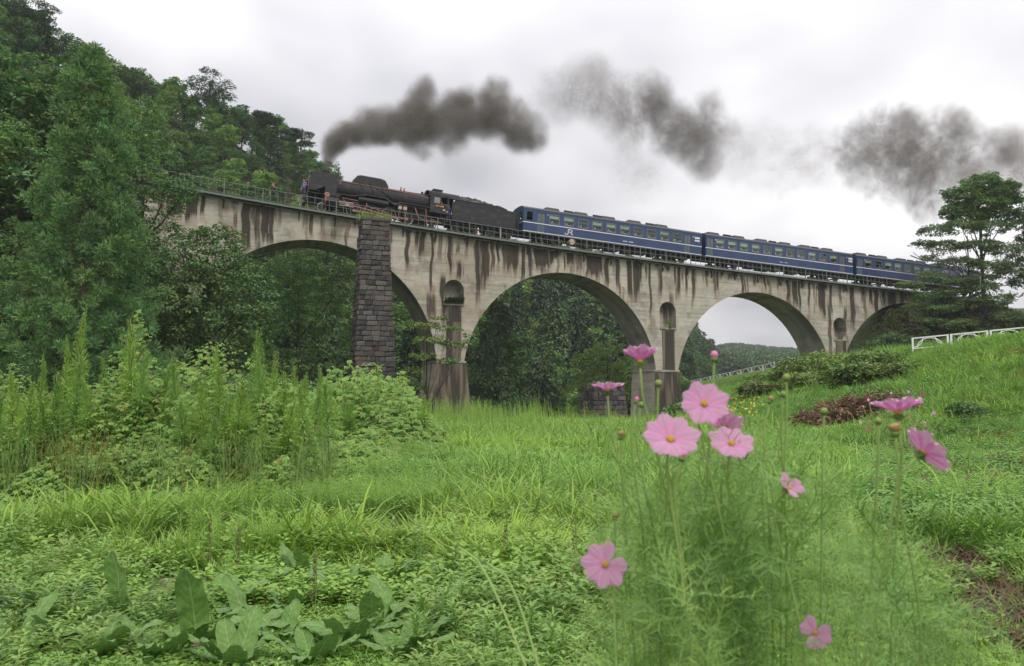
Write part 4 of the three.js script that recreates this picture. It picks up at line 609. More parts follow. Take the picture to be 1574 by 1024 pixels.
// a broad crown: lobes of leaves, each lobe itself made of leaf sprays with gaps between them
function broadCrown(seed, lobes, n, len, wid, o = {}) {
  const r = rng(seed), L = new Leaves(), tot = lobes.reduce((s, l) => s + l[1].x * l[1].z + l[1].x * l[1].y, 0);
  for (const [c, s] of lobes) {
    const m = Math.round(n * (s.x * s.z + s.x * s.y) / tot), hue = tone(r, o.lobeVar ?? 0.16, 0.1), sprays = Math.max(6, Math.round(m / (o.spray ?? 14)));
    for (let k = 0; k < sprays; k++) {
      const d = dirOn(r); if (d.y < -0.25 && r() < 0.6) d.y *= -0.6; d.normalize();
      const f = 0.62 + 0.42 * Math.sqrt(r()) + (noise3(d.x * 2.2 + seed, d.y * 2.2, d.z * 2.2) - 0.5) * 0.42, p = V(c.x + d.x * s.x * f, c.y + d.y * s.y * f, c.z + d.z * s.z * f), hue2 = tone(r, 0.14, 0.08);
      const nn = d.clone().multiplyScalar(0.5).add(V(0, 0.75, 0)).normalize(), q = Math.round(m / sprays), out = V(d.x, -0.15 + (o.droop ?? -0.1) + r() * 0.3, d.z).normalize();
      for (let i = 0; i < q; i++) {
        const a = dirOn(r), off = V(a.x, a.y * (o.flat ?? 0.4), a.z).multiplyScalar((o.sprayR ?? 0.42) * (0.3 + r())), t = tone(r, 0.12, 0.05), dir = out.clone().multiplyScalar(0.7).add(V(a.x, a.y * 0.5, a.z)).normalize();
        L.leaf(p.clone().add(off), dir, nn.clone().add(dirOn(r).multiplyScalar(0.4)).normalize(), len * (0.7 + r() * 0.6), wid * (0.7 + r() * 0.6), [0, 1, 2].map((j) => hue[j] * hue2[j] * t[j]));
      }
    }
  }
  return L.build();
}
function roundLobes(seed, rad, h0, h1, n) {
  const r = rng(seed), o = [[V(0, (h0 + h1) / 2, 0), V(rad * 0.7, (h1 - h0) * 0.4, rad * 0.7)]];
  for (let i = 0; i < n; i++) { const a = i * 2.4 + r(), y = (i + 0.5) / n, w = Math.sin(Math.PI * (0.16 + y * 0.72)), s = rad * (0.34 + 0.2 * r()); o.push([V(Math.cos(a) * rad * 0.68 * w, lerp(h0 + s * 0.5, h1 - s * 0.6, y), Math.sin(a) * rad * 0.68 * w), V(s, s * 0.75, s)]); }
  return o;
}
function coniferCrown(seed, h, base, rad, n, len, wid, o = {}) {
  const r = rng(seed), L = new Leaves(), br = []; let count = 0;
  const whorls = o.whorls ?? 22;
  for (let w = 0; w < whorls; w++) for (let k = 0; k < (o.per ?? 6); k++) {
    const t = (w + r() * 0.8) / whorls, y = lerp(base, h * 0.985, t), R = rad * Math.pow(1 - t, o.pow ?? 0.8) * (0.72 + 0.5 * r()) + 0.15, a = k / (o.per ?? 6) * 6.283 + w * 1.1 + r(), tip = V(Math.cos(a) * R, y - R * (o.droop ?? 0.25), Math.sin(a) * R);
    br.push([V(0, y, 0), tip]); const hue = tone(r, 0.2, 0.08), m = Math.ceil(n / whorls / (o.per ?? 6) * (0.35 + 1.3 * R / rad));
    for (let i = 0; i < m; i++) {
      const f = 0.2 + 0.85 * Math.sqrt(r()), p = V(0, y, 0).lerp(tip, f), s = (o.spread ?? 0.16) * R + 0.1, a2 = dirOn(r); p.add(V(a2.x * s, a2.y * s * 0.55 + (1 - f) * 0.05, a2.z * s));
      const dir = tip.clone().sub(V(0, y, 0)).normalize().multiplyScalar(0.8).add(dirOn(r).multiplyScalar(0.7)).add(V(0, o.up ?? -0.15, 0)).normalize(), c = tone(r, 0.14, 0.06);
      L.leaf(p, dir, V(0, 1, 0).add(dirOn(r).multiplyScalar(0.5)).normalize(), len * (0.6 + r() * 0.7), wid * (0.7 + r() * 0.5), [0, 1, 2].map((j) => c[j] * hue[j]), 0.15); count++;
    }
  }
  return [L.build(), mg([bar(V(0, -0.5, 0), V(0, h * 0.6, 0), h * 0.018 + 0.05, 8, h * 0.009 + 0.03), bar(V(0, h * 0.6, 0), V(0, h * 0.97, 0), h * 0.009 + 0.03, 6, 0.02), ...br.filter((_, i) => i % (o.skip ?? 3) === 0).map(([a, b]) => bar(a, b, 0.05, 4, 0.015))])];
}
function tree(name, label, p, trunkGeo, crownGeo, mat, group, bk = barkMat) { const t = thing(name, label, 'tree', p, group); part('trunk', trunkGeo, bk, t); part('crown', crownGeo, mat, t); return t; }
const ang = (lobes) => lobes.map((l) => l[0]);

// hillside woods: a few kinds, each tree its own copy
const kinds = [];
for (let i = 0; i < 5; i++) { const rad = [3.0, 2.6, 3.4, 2.8, 2.3][i], h = [8.5, 9.5, 8, 10, 8.5][i], lo = roundLobes(100 + i, rad, h * 0.22, h, 9); kinds.push(['deciduous_tree', limbs(h * 0.8, 0.2, ang(lo)), broadCrown(200 + i, lo, 2300, 0.46, 0.31, { sprayR: 0.42, lobeVar: 0.24 })]); }
const conKinds = [];
for (let i = 0; i < 3; i++) { const h = [13, 15, 11][i], [c, t] = coniferCrown(300 + i, h, 1.2, [2.5, 2.7, 2.4][i], 1700, 0.8, 0.34, { whorls: 24, per: 6, pow: 0.85 }); conKinds.push(['conifer_tree', t, c]); }
const behindBridge = (px, py) => { const [u, h] = toFace(px, py); if (u < -31 || u > 60) return false; if (h > deckH(u) + 0.4) return false; for (const [c, y, rr] of ARCHES) if ((Math.abs(u - c) < rr * 0.995 && h < y) || Math.hypot(u - c, h - y) < rr) return false; return true; };
{
  const r = rng(55), done = [], pro = {};
  const grid = new Map(), key = (x, z) => Math.floor(x / 6) + ',' + Math.floor(z / 6);
  const spots = [];
  for (let n = 0; n < 90000 && spots.length < 640; n++) {
    const q = -90 + r() * 1190, d = Math.sqrt(lerp(46 * 46, 340 * 340, r())), x = (q - CX) / FOCAL * d, z = -d, fd = footD(q), rd = ridgeD(q);
    if (d < fd - 3 || d > rd + 5) continue;
    const [u, off] = uOff(x, z); if (off > -5.5 && u > -38 && u < 60) continue; if (off > -3 && u > -50 && u <= -38 && off < 4) continue;
    const gap = q < 560 && d > 70 ? 3.3 : d < 150 ? 4.1 : 5.6 + (d - 150) * 0.012;
    let ok = true; for (let i = -1; i < 2 && ok; i++) for (let j = -1; j < 2 && ok; j++) for (const o of grid.get((Math.floor(x / 6) + i) + ',' + (Math.floor(z / 6) + j)) ?? []) if (Math.hypot(o[0] - x, o[1] - z) < gap) { ok = false; break; }
    if (!ok) continue;
    const y = ground(x, z), top = project(V(x, y + 8, z)), mid = project(V(x, y + 4.5, z)), wide = 2.5 / d * FOCAL;
    if (top[1] > 640) continue;
    if ([top, mid].every((t) => behindBridge(t[0], t[1]) && behindBridge(t[0] - wide, t[1]) && behindBridge(t[0] + wide, t[1]))) continue;
    if (q > 515 && project(V(x, y + (d > 145 ? 15 : 12), z))[1] < 326 + (q - 808) * 0.148) continue;
    const k = key(x, z); if (!grid.has(k)) grid.set(k, []); grid.get(k).push([x, z]); spots.push([x, y, z, q, d]);
  }
  spots.sort((a, b) => a[4] - b[4]);
  const look = { deciduous_tree: ['leafy green tree', 'deep green leafy tree', 'bright green leafy tree', 'dark leafy tree', 'yellow-green leafy tree'], conifer_tree: ['pointed conifer', 'lighter pointed conifer', 'dark pointed conifer'] };
  const place = (q, d, y) => { const top = EYE + (HORIZON - ridgeY(q)) / FOCAL * ridgeD(q), ridge = d > ridgeD(q) - 16; return q < 560 ? (ridge ? 'on the ridge of the left hill under the sky' : d < 78 ? 'at the foot of the left hill behind the viaduct end' : q < 120 ? 'on the left hillside at the edge of the picture' : q < 300 ? 'on the left hillside above the tall loose conifer' : y > 20 ? 'on the hillside above the bare railing ahead of the locomotive' : 'in the shade seen under the first arch') : q < 720 ? 'in the shade right behind the tall stone pier' : q < 1040 ? (d < 150 ? 'low down behind the middle arch' : d < 220 ? 'half way up the valley side seen through the middle arch' : 'high on the valley side under the crown of the middle arch') : 'at the left side of the right arch before the far ridge'; };
  for (const [x, y, z, q, d] of spots) {
    const con = q > 700 ? r() < 0.62 : q > 400 && d < 100 ? r() < 0.3 : r() < 0.03, ks = con ? conKinds : kinds, k = Math.floor(r() * ks.length), mats = con ? CONIFER : GREENS, mi = Math.floor(r() * mats.length);
    const id = ks[k][0] + k + '_' + mi, label = look[ks[k][0]][mi] + ' ' + place(q, d, y), group = label.replace(/(tree|conifer) /, '$1s ');
    let t;
    if (!pro[id]) t = pro[id] = tree(ks[k][0], label, V(x, y, z), ks[k][1], ks[k][2], mats[mi], group); else { t = copyOf(pro[id], label, V(x, y, z)); t.userData.group = group; }
    t.rotation.y = r() * 6.28; const s = ((con ? 0.75 : 0.78) + r() * 0.4) * (d > 145 && q > 640 && q < 1020 ? 1.3 : q < 560 && d > 70 ? 0.72 : 1); t.scale.set(s, s * (0.9 + r() * 0.25), s);
    if (t.position.y < 0 && false) done.push(t);
  }
  console.log('hill trees', spots.length);
  // the far ridge that shows beyond the right arch reads as one mass
  const far = [], tints = [];
  for (let n = 0; n < 9000; n++) { const q = 1030 + r() * 330, d = 330 + r() * 480, x = (q - CX) / FOCAL * d, z = -d; if (d > ridgeD(q) + 10 || d < footD(q) - 20) continue; const y = ground(x, z); far.push(MX(V(x, y - 0.5, z), r() * 6.28, V(0.8 + r() * 0.5, 0.6 + r() * 0.95, 0.8 + r() * 0.5))); const c = 0.6 + r() * 0.6; tints.push(new THREE.Color(c, c, c)); }
  const f1 = broadCrown(611, roundLobes(612, 3.4, 1, 8.5, 7), 420, 1.1, 0.8, { sprayR: 0.7 });
  instances('distant_forest', f1, leafMat([0.04, 0.078, 0.034], 0.1), far, 'hazy far-off wooded ridge under the sky in the right arch', 'forest', tints);
  // low leafy undergrowth of the valley floor and the dark foot of the left wood
  const low = [], f2 = broadCrown(621, roundLobes(622, 1.6, 0, 1.5, 8), 1100, 0.2, 0.12, { sprayR: 0.35 });
  for (let n = 0; n < 9000; n++) { const q = -60 + r() * 1120, d = 42 + r() * 70, x = (q - CX) / FOCAL * d, z = -d, [u, off] = uOff(x, z); if (Math.abs(off + 2) < 5 && u > -36) continue; if (d < 52 && q > 470) continue; if (r() < 0.72) continue; low.push(MX(V(x, ground(x, z) - 0.2, z), r() * 6.28, 0.7 + r() * 0.9)); }
  instances('undergrowth', f2, leafMat([0.06, 0.122, 0.042], 0.2), low, 'dark leafy undergrowth below the trees at the foot of the wood', 'undergrowth');
}
{ // trees that stand alone or in front, each of its own shape
  const P = (px, py, d) => { const p = at(px, py, d); p.y = ground(p.x, p.z); return p; };
  // tall loose conifer at the left
  { const d = 41, p = P(118, 640, d), topY = at(120, 55, d).y - p.y, r = rng(71);
    const L = new Leaves(), br = [];
    const env = curve([[0, 4.4], [0.12, 4.5], [0.3, 3.7], [0.5, 2.9], [0.62, 2.3], [0.75, 1.9], [0.88, 1.4], [0.96, 0.9], [1, 0.15]]);
    for (let k = 0; k < 235; k++) {
      const t = 0.06 + 0.94 * (k + r()) / 235, y = topY * t, a = k * 2.39996 + r() * 0.5, R = env(t) * (0.6 + 0.5 * r()), tip = V(Math.cos(a) * R, y + R * 0.16 - 0.15, Math.sin(a) * R), o = V(0, y - R * 0.12, 0); br.push([o, tip]);
      const hue = tone(r, 0.22, 0.1), n = 3 + Math.round(R * 3.8);
      for (let i = 0; i < n; i++) { const f = 0.3 + 0.75 * Math.sqrt(r()), c = o.clone().lerp(tip, f).add(dirOn(r).multiplyScalar(0.32)), h2 = tone(r, 0.14, 0.06);   // a tuft of short needles sprays
        for (let j = 0; j < 24; j++) { const q = dirOn(r), dir = tip.clone().sub(o).normalize().multiplyScalar(0.5).add(q).add(V(0, 0.25, 0)).normalize(), cc = tone(r, 0.13, 0.05); L.leaf(c.clone().addScaledVector(q, 0.1), dir, dirOn(r), 0.2 + r() * 0.18, 0.05 + r() * 0.035, [0, 1, 2].map((m) => cc[m] * hue[m] * h2[m]), 0.1); } }
    }
    const tr = mg([bar(V(0, -0.5, 0), V(0.1, topY * 0.5, 0), 0.26, 10, 0.16), bar(V(0.1, topY * 0.5, 0), V(0, topY * 0.98, 0), 0.16, 8, 0.03), ...br.filter((_, i) => i % 2 === 0).map(([a, b]) => bar(a, b, 0.04, 5, 0.012))]);
    tree('tall_conifer', 'tall loose feathery conifer with a bare stretch of trunk, left of the viaduct', p, tr, L.build(), leafMat([0.078, 0.16, 0.06], 0.25)); }
  const broad = (name, label, px, py, d, spec, n, len, mat, o = {}) => {   // spec: lobes given as sight lines and sizes in metres
    const p = P(px, py, d), lobes = spec.map(([x, y, rx, ry, dd = 0]) => [at(x, y, d + dd).sub(p), V(rx, ry, (rx + ry) / 2)]);
    const top = Math.max(...lobes.map((l) => l[0].y)), lean = o.lean ?? 0;
    return tree(name, label, p, limbs(top * 0.92, o.r0 ?? 0.2, ang(lobes), lean), broadCrown(o.seed ?? 5, lobes, n, len, len * (o.w ?? 0.6), o), mat, null, o.bark ?? barkMat);
  };
  broad('broadleaf_tree', 'round grey-green leafy tree covering the foot of the viaduct left of the first arch', 310, 640, 52, [[310, 400, 2.6, 1.9], [270, 430, 2.2, 1.8], [350, 420, 2.2, 1.7], [385, 450, 1.6, 1.3, -1], [300, 470, 2.8, 2.2, -1], [250, 490, 2.3, 2.2], [360, 500, 2.4, 1.8, -1], [400, 480, 1.2, 0.9, -1], [320, 550, 3.0, 2.2], [240, 560, 2.5, 2.2, 1], [380, 560, 2.0, 1.8, 1], [335, 370, 1.5, 1.0]], 17000, 0.26, leafMat([0.068, 0.128, 0.05], 0.25), { seed: 81, sprayR: 0.34, r0: 0.28 });
  broad('dark_broadleaf_tree', 'dark leafy tree behind the tall conifer, spreading over the left end of the viaduct', 205, 640, 56, [[200, 200, 2.6, 2.0], [175, 240, 2.4, 2.2], [225, 265, 2.4, 1.8], [255, 300, 1.9, 1.2, -1], [280, 300, 1.0, 0.6, -1], [205, 320, 3.0, 2.2], [180, 400, 3.2, 2.6], [235, 370, 2.0, 2.0], [215, 460, 2.8, 2.4], [160, 480, 3.0, 2.5]], 11000, 0.27, GREENS[1], { seed: 82, sprayR: 0.36, r0: 0.3 });
  broad('leafy_tree', 'leafy tree with layered sprays at the left edge of the wood', 20, 640, 50, [[10, 250, 2.8, 2.0], [50, 290, 2.2, 1.6], [-10, 340, 3.2, 2.2], [60, 380, 2.4, 1.8], [20, 440, 3.0, 2.2], [-30, 220, 3, 2.2], [70, 460, 2.2, 2.0], [30, 530, 3.2, 2.2], [-20, 480, 3.0, 2.4]], 10000, 0.26, GREENS[0], { seed: 83, sprayR: 0.38, flat: 0.25, r0: 0.28 });
  broad('shaded_tree', 'dark low tree under the tall conifer beside the weeds', 130, 660, 46, [[90, 540, 2.4, 1.6], [170, 550, 2.3, 1.6], [30, 570, 2.2, 1.5], [215, 570, 2.0, 1.5], [130, 590, 2.6, 1.3]], 7500, 0.24, GREENS[1], { seed: 84, sprayR: 0.34 });
  broad('hanging_tree', 'dark leafy tree hanging below the left arch beside the tall stone pier', 455, 660, 76, [[450, 420, 2.6, 2.0], [490, 470, 2.6, 2.2], [430, 490, 2.6, 2.2], [510, 540, 2.4, 2.2], [450, 570, 3.0, 2.2], [420, 430, 1.8, 1.6], [530, 430, 1.8, 1.6]], 9000, 0.3, GREENS[0], { seed: 85, sprayR: 0.4, r0: 0.25 });
  // slight tree with tiers of leaves before the left pier
  broad('slender_tree', 'slender young tree with tiered light sprays before the left concrete pier', 655, 660, 56, [[650, 500, 0.9, 0.28], [690, 505, 0.9, 0.22], [665, 525, 1.1, 0.3], [705, 530, 1.0, 0.22], [650, 550, 0.9, 0.3], [690, 556, 0.9, 0.22], [635, 575, 0.6, 0.5], [720, 518, 0.5, 0.16], [640, 600, 0.6, 0.4], [672, 490, 0.5, 0.18]], 1500, 0.24, leafMat([0.09, 0.155, 0.05], 0.3), { seed: 86, sprayR: 0.26, flat: 0.2, r0: 0.09, spray: 9, bark: barkDark });
  broad('light_green_tree', 'rounded light green tree left of the second pier behind the broken pier', 935, 650, 92, [[935, 545, 2.2, 1.5], [905, 560, 1.8, 1.5], [965, 570, 1.8, 1.5], [925, 590, 2.6, 1.8], [960, 610, 2.2, 1.6], [900, 600, 1.6, 1.6]], 5500, 0.3, leafMat([0.14, 0.235, 0.065], 0.35), { seed: 87, sprayR: 0.36 });
  { const d = 84, p = P(765, 660, d), h = at(765, 455, d).y - p.y; const [c, t] = coniferCrown(931, h, 1.5, 4.4, 9000, 0.42, 0.2, { whorls: 34, per: 8, pow: 0.62, skip: 2 }); tree('dark_conifer', 'large dark conifer just behind the viaduct at the left of the middle arch', p, t, c, leafMat([0.036, 0.08, 0.032], 0.15)); }
  { const d = 100, p = P(835, 660, d), h = at(835, 520, d).y - p.y; const [c, t] = coniferCrown(932, h, 0.5, 4.0, 5000, 0.42, 0.22, { whorls: 26, per: 7, pow: 0.7 }); tree('spreading_conifer', 'lower conifer to the right of the large dark one in the middle arch', p, t, c, CONIFER[1]); }
  // ridge pines: flat layered crowns against the sky
  const pine = (label, px, py, d, spec, seed) => broad('ridge_pine', label, px, py, d, spec, 3600, 0.42, CONIFER[0], { seed, sprayR: 0.4, flat: 0.25, w: 0.35, r0: 0.22, bark: barkDark });
  pine('dark flat-topped pine standing above the hill wood against the sky', 322, 165, 131, [[305, 126, 2.0, 1.0], [322, 114, 1.7, 0.9], [340, 132, 1.9, 1.0], [315, 140, 2.6, 1.2], [335, 150, 2.6, 1.2], [312, 158, 2.6, 1.2]], 91);
  pine('dark wide pine at the upper left corner of the hill wood', 30, 60, 118, [[10, 5, 3.0, 1.2], [50, 10, 2.6, 0.9], [75, 16, 1.4, 0.5], [20, 25, 3.6, 1.4], [55, 30, 2.6, 1.0]], 92);
  pine('small ragged pine on the ridge right of the flat-topped pine', 408, 200, 140, [[402, 178, 1.5, 0.6], [418, 186, 1.4, 0.5], [395, 190, 1.4, 0.6]], 93);
  pine('small layered pine on the ridge just left of the chimney smoke', 462, 235, 146, [[448, 203, 1.7, 0.6], [466, 208, 1.5, 0.5], [440, 215, 1.5, 0.6], [470, 222, 1.2, 0.5]], 94);
  // right-hand embankment
  broad('broadleaf_tree', 'dense leafy tree on the embankment at the right, in front of the smoke', 1512, 455, 91, [[1510, 282, 2.0, 1.1], [1482, 302, 2.0, 1.4], [1535, 300, 2.1, 1.3], [1508, 315, 2.6, 1.5], [1555, 312, 1.3, 0.8], [1466, 325, 1.4, 0.9], [1545, 288, 1.2, 0.8], [1530, 330, 2.0, 1.0], [1485, 335, 2.0, 0.9]], 17000, 0.3, GREENS[0], { seed: 95, sprayR: 0.34, r0: 0.24, droop: -0.35 });
  broad('layered_tree', 'tree with flat layered feathery sprays hiding the end of the train', 1492, 470, 89, [[1440, 355, 1.9, 0.6], [1480, 348, 2.1, 0.75], [1525, 352, 2.1, 0.75], [1420, 375, 1.3, 0.4], [1455, 380, 2.1, 0.6], [1505, 378, 2.4, 0.7], [1550, 385, 2.3, 0.7], [1475, 405, 2.4, 0.6], [1525, 410, 2.5, 0.7], [1555, 420, 1.9, 0.6], [1430, 397, 1.1, 0.35], [1500, 430, 2.2, 0.6]], 17000, 0.26, leafMat([0.075, 0.13, 0.05], 0.28), { seed: 96, sprayR: 0.34, flat: 0.18, w: 0.5, r0: 0.15, bark: barkDark });
  broad('broadleaf_tree', 'leafy tree cut off by the right edge above the embankment', 1585, 480, 89, [[1585, 330, 1.6, 1.0], [1570, 345, 1.2, 0.7], [1600, 370, 2.2, 1.6], [1580, 440, 1.8, 1.4], [1565, 400, 1.2, 0.7]], 6000, 0.3, GREENS[3], { seed: 97, sprayR: 0.34 });
  broad('low_tree', 'low spreading tree over the deck at the right end of the viaduct', 1440, 500, 89, [[1425, 455, 1.3, 0.45], [1455, 450, 1.6, 0.5], [1410, 470, 1.1, 0.45], [1445, 475, 1.9, 0.5], [1490, 465, 1.8, 0.6], [1425, 495, 1.7, 0.5], [1535, 460, 1.6, 0.7], [1405, 510, 1.5, 0.6], [1400, 440, 1.3, 0.6], [1470, 435, 2.0, 0.7], [1430, 425, 1.3, 0.6], [1510, 445, 2.0, 0.8], [1380, 490, 1.2, 0.6], [1470, 500, 2.2, 0.8], [1550, 490, 2.2, 0.9]], 17000, 0.25, leafMat([0.08, 0.145, 0.055], 0.28), { seed: 98, sprayR: 0.32, flat: 0.25, r0: 0.1, bark: barkDark });
  broad('olive_bush', 'olive-coloured bush on the embankment beside the last arch', 1385, 530, 88, [[1380, 485, 1.2, 0.7], [1365, 505, 1.4, 0.8], [1400, 500, 1.2, 0.8], [1390, 525, 1.8, 0.8], [1350, 528, 1.0, 0.6]], 3600, 0.24, leafMat([0.1, 0.105, 0.04], 0.25), { seed: 99, sprayR: 0.3, r0: 0.07 });
  broad('dark_bush', 'dark bush at the foot of the embankment behind the near white guard rail', 1370, 545, 74, [[1350, 530, 1.1, 0.6], [1375, 522, 1.2, 0.7], [1395, 530, 1.1, 0.6]], 2600, 0.22, GREENS[3], { seed: 100, sprayR: 0.28, r0: 0.05 });
  // the bare branch that reaches left over the carriage roof
  { const p = at(1400, 396, 79), b = lone('bare_branch', mg([tube([at(1400, 393, 79), at(1420, 400, 79.5), at(1450, 402, 80), at(1478, 412, 80)], 0.06, 6), tube([at(1404, 388, 79), at(1412, 395, 79.2), at(1425, 401, 79.6)], 0.03, 5), tube([at(1408, 400, 79), at(1430, 408, 79.5), at(1455, 408, 80)], 0.03, 5)]), barkMat, 'bare brown branch reaching left over the roof of the last carriage', 'branch'); }
  // shrubs over the dark slope of the embankment
  const r = rng(140), list = [], f = broadCrown(141, roundLobes(142, 1.3, 0, 1.7, 6), 620, 0.24, 0.15, { sprayR: 0.26 });
  const tints = [];
  for (let n = 0; n < 1900; n++) { const q = 1315 + r() * 330, d = 60 + r() * 36, x = (q - CX) / FOCAL * d, z = -d, y = ground(x, z), [u, off] = uOff(x, z); if (Math.abs(off + 2.1) < 5 || y < 4.2 || u < 46) continue; list.push(MX(V(x, y - 0.3, z), r() * 6.28, 0.45 + r() * 0.55)); const c = 0.7 + r() * 0.5, w = r() < 0.2 ? 0.35 : 0; tints.push(new THREE.Color(c * (1 + w * 1.6), c, c * (1 - w))); }
  instances('embankment_scrub', f, leafMat([0.04, 0.062, 0.026], 0.2), list, 'dark scrub covering the slope of the embankment at the right', 'scrub', tints);
}

// ------------------------------------------------------------------ the bank on the right: guard rails, scrub, heap, flowers
function hit(px, py) { const o = V(0, EYE, 0), d = at(px, py, 1).sub(o); let t0 = 1.5; for (let t = 1.5; t < 400; t *= 1.01) { const p = o.clone().addScaledVector(d, t); if (p.y < ground(p.x, p.z)) { let a = t0, b = t; for (let i = 0; i < 14; i++) { const m = (a + b) / 2, q = o.clone().addScaledVector(d, m); if (q.y < ground(q.x, q.z)) b = m; else a = m; } return o.addScaledVector(d, b); } t0 = t; } return o.addScaledVector(d, 400); }
{
  const white = std([0.72, 0.73, 0.72], 0.45);
  function guardRail(label, a, b, n, hgt, sink) {
    const t = thing('guard_rail', label, 'guard rail', V(a.x, 0, a.z)), dir = V(b.x - a.x, 0, b.z - a.z), len = dir.length() / n; t.rotation.y = Math.atan2(-dir.z, dir.x); dir.normalize();
    const Y = (i) => { const x = a.x + dir.x * len * i, z = a.z + dir.z * len * i; return lerp(a.y, b.y, i / n); };
    for (let i = 0; i <= n; i++) for (const s of i === 0 ? [1] : i === n ? [-1] : [-1, 1]) { const m = part('post', box(0.1, hgt + sink, 0.1, 0, (hgt - sink) / 2, 0), white, t); m.position.set(len * i + s * 0.09, Y(i), 0); }
    for (let i = 0; i < n; i++) {
      const y0 = Y(i), y1 = Y(i + 1), sl = Math.atan2(y1 - y0, len), L = len - 0.2, m = new THREE.Group(); m.name = 'panel'; m.position.set(len * (i + 0.5), (y0 + y1) / 2, 0); m.rotation.z = sl; t.add(m);
      part('top_rail', box(L, 0.07, 0.08, 0, hgt - 0.04, 0), white, m); part('bottom_rail', box(L, 0.06, 0.06, 0, 0.14, 0), white, m);
      const arc = (cx, rx, ry, y, a0, a1) => tube(Array.from({ length: 13 }, (_, k) => { const q = lerp(a0, a1, k / 12); return V(cx + Math.cos(q) * rx, y + Math.sin(q) * ry, 0); }), 0.03, 6, 24);
      part('arc', arc(0, L * 0.36, hgt - 0.28, 0.17, 0, Math.PI), white, m); part('arc', arc(-L / 2, L * 0.32, hgt - 0.28, hgt - 0.08, -Math.PI / 2, 0), white, m); part('arc', arc(L / 2, L * 0.32, hgt - 0.28, hgt - 0.08, Math.PI, Math.PI * 1.5), white, m);
    }
  }
  const A = at(1401, 540, 46.5), B = at(1648, 517, 44);
  guardRail('white guard rail with curved bars on the grassy bank at the right', A, B, 4, 0.78, 0.9);
  guardRail('distant white guard rail running downhill beyond the right arch', at(1050, 596, 130), at(1191, 566, 110), 9, 0.85, 1.5);
  const G2 = broadCrown;
  // dark scrub along the crest
  const r = rng(151), scrub = leafMat([0.1, 0.165, 0.05], 0.28), brown = leafMat([0.13, 0.085, 0.05], 0.2), redB = leafMat([0.1, 0.06, 0.04], 0.15);
  const crest = [[1195, 584, 2.0, 'low dark bush at the left end of the scrub on the crest of the bank'], [1228, 578, 2.3, 'dark bush with brown leaves in front of the right leg of the right arch'], [1262, 574, 2.4, 'bushy green scrub below the niche of the last pier'], [1298, 572, 2.4, 'brown-tinged scrub right of the last pier on the crest'], [1335, 575, 2.2, 'low tangled bush near the end of the crest scrub'], [1368, 578, 1.8, 'small bush at the right end of the crest scrub left of the guard rail'], [1245, 592, 2.0, 'front bush of the crest scrub facing the meadow'], [1318, 590, 2.0, 'reddish front bush of the crest scrub']];
  const proto = [0, 1, 2].map((i) => [broadCrown(160 + i, roundLobes(165 + i, 1.0, 0, 0.9, 9), 2300, 0.13, 0.085, { sprayR: 0.22 }), limbs(0.7, 0.05, ang(roundLobes(165 + i, 1.0, 0, 0.9, 9))), broadCrown(170 + i, roundLobes(168 + i, 1.02, 0, 0.7, 7), 300, 0.14, 0.07, { sprayR: 0.25 })]);
  crest.forEach(([px, py, w, label], i) => { const p = hit(px, py + 8), k = proto[i % 3], t = thing('scrub_bush', label, 'bush', p); part('stem', k[1], barkDark, t); part('foliage', k[0], scrub, t); part('dead_leaves', k[2], i % 2 ? redB : brown, t); t.scale.set(w * 0.8, w * (0.5 + 0.2 * ((i * 7) % 5) / 4), w * 0.7); t.rotation.y = i * 1.3; });
  // heap of dead vines
  { const p = hit(1318, 655), t = thing('dead_vine_heap', 'brown heap of dead vines and cut weeds on the bank below the scrub', 'heap', p), s = p.distanceTo(V(0, EYE, 0)) / FOCAL;
    const lobes = [[-50, 6, 34, 14], [-15, 16, 40, 20], [25, 26, 42, 24], [60, 14, 36, 20], [90, 2, 28, 12], [20, 4, 50, 20]].map(([x, y, rx, ry]) => [V(x * s, y * s, 0), V(rx * s, ry * s, 0.9)]);
    part('leaves', broadCrown(181, lobes, 5200, 0.16, 0.07, { sprayR: 0.18, lobeVar: 0.35 }), leafMat([0.24, 0.15, 0.095], 0.15), t);
    part('fresh_leaves', broadCrown(182, lobes.slice(2), 900, 0.14, 0.09, { sprayR: 0.2 }), scrub, t);
    const tw = []; for (let i = 0; i < 150; i++) { const l = lobes[Math.floor(r() * lobes.length)], d = dirOn(r); d.y = Math.abs(d.y); const a = V(l[0].x + d.x * l[1].x, l[0].y + d.y * l[1].y, d.z * l[1].z), e = dirOn(r).multiplyScalar(0.35); tw.push(tube([a.clone().sub(e), a.clone().add(V(0, 0.08, 0)), a.clone().add(e)], 0.009, 4, 5)); } tag(part('twigs', mg(tw), std([0.12, 0.075, 0.05], 0.95), t), null, null, null, 'stuff'); }
  { const p = hit(1175, 612), t = thing('withered_bush', 'withered reddish brown bush left of the dead vine heap by the yellow flowers', 'bush', p); part('foliage', broadCrown(186, roundLobes(187, 1.0, 0, 0.8, 8), 1500, 0.15, 0.08, { sprayR: 0.2 }), redB, t); part('stem', limbs(0.6, 0.04, ang(roundLobes(187, 1.0, 0, 0.8, 8))), barkDark, t); part('green_leaves', broadCrown(188, roundLobes(187, 1.05, 0, 0.9, 8), 700, 0.15, 0.1, { sprayR: 0.2 }), scrub, t); t.scale.set(1.6, 1, 1); }
  { const p = hit(1487, 650), t = thing('dark_weed_bush', 'small dark bush alone on the grassy bank below the guard rail', 'bush', p); part('foliage', broadCrown(189, roundLobes(190, 0.42, 0, 0.5, 6), 700, 0.12, 0.07, { sprayR: 0.14 }), GREENS[3], t); part('stem', limbs(0.3, 0.02, ang(roundLobes(190, 0.4, 0, 0.5, 6))), barkDark, t); }
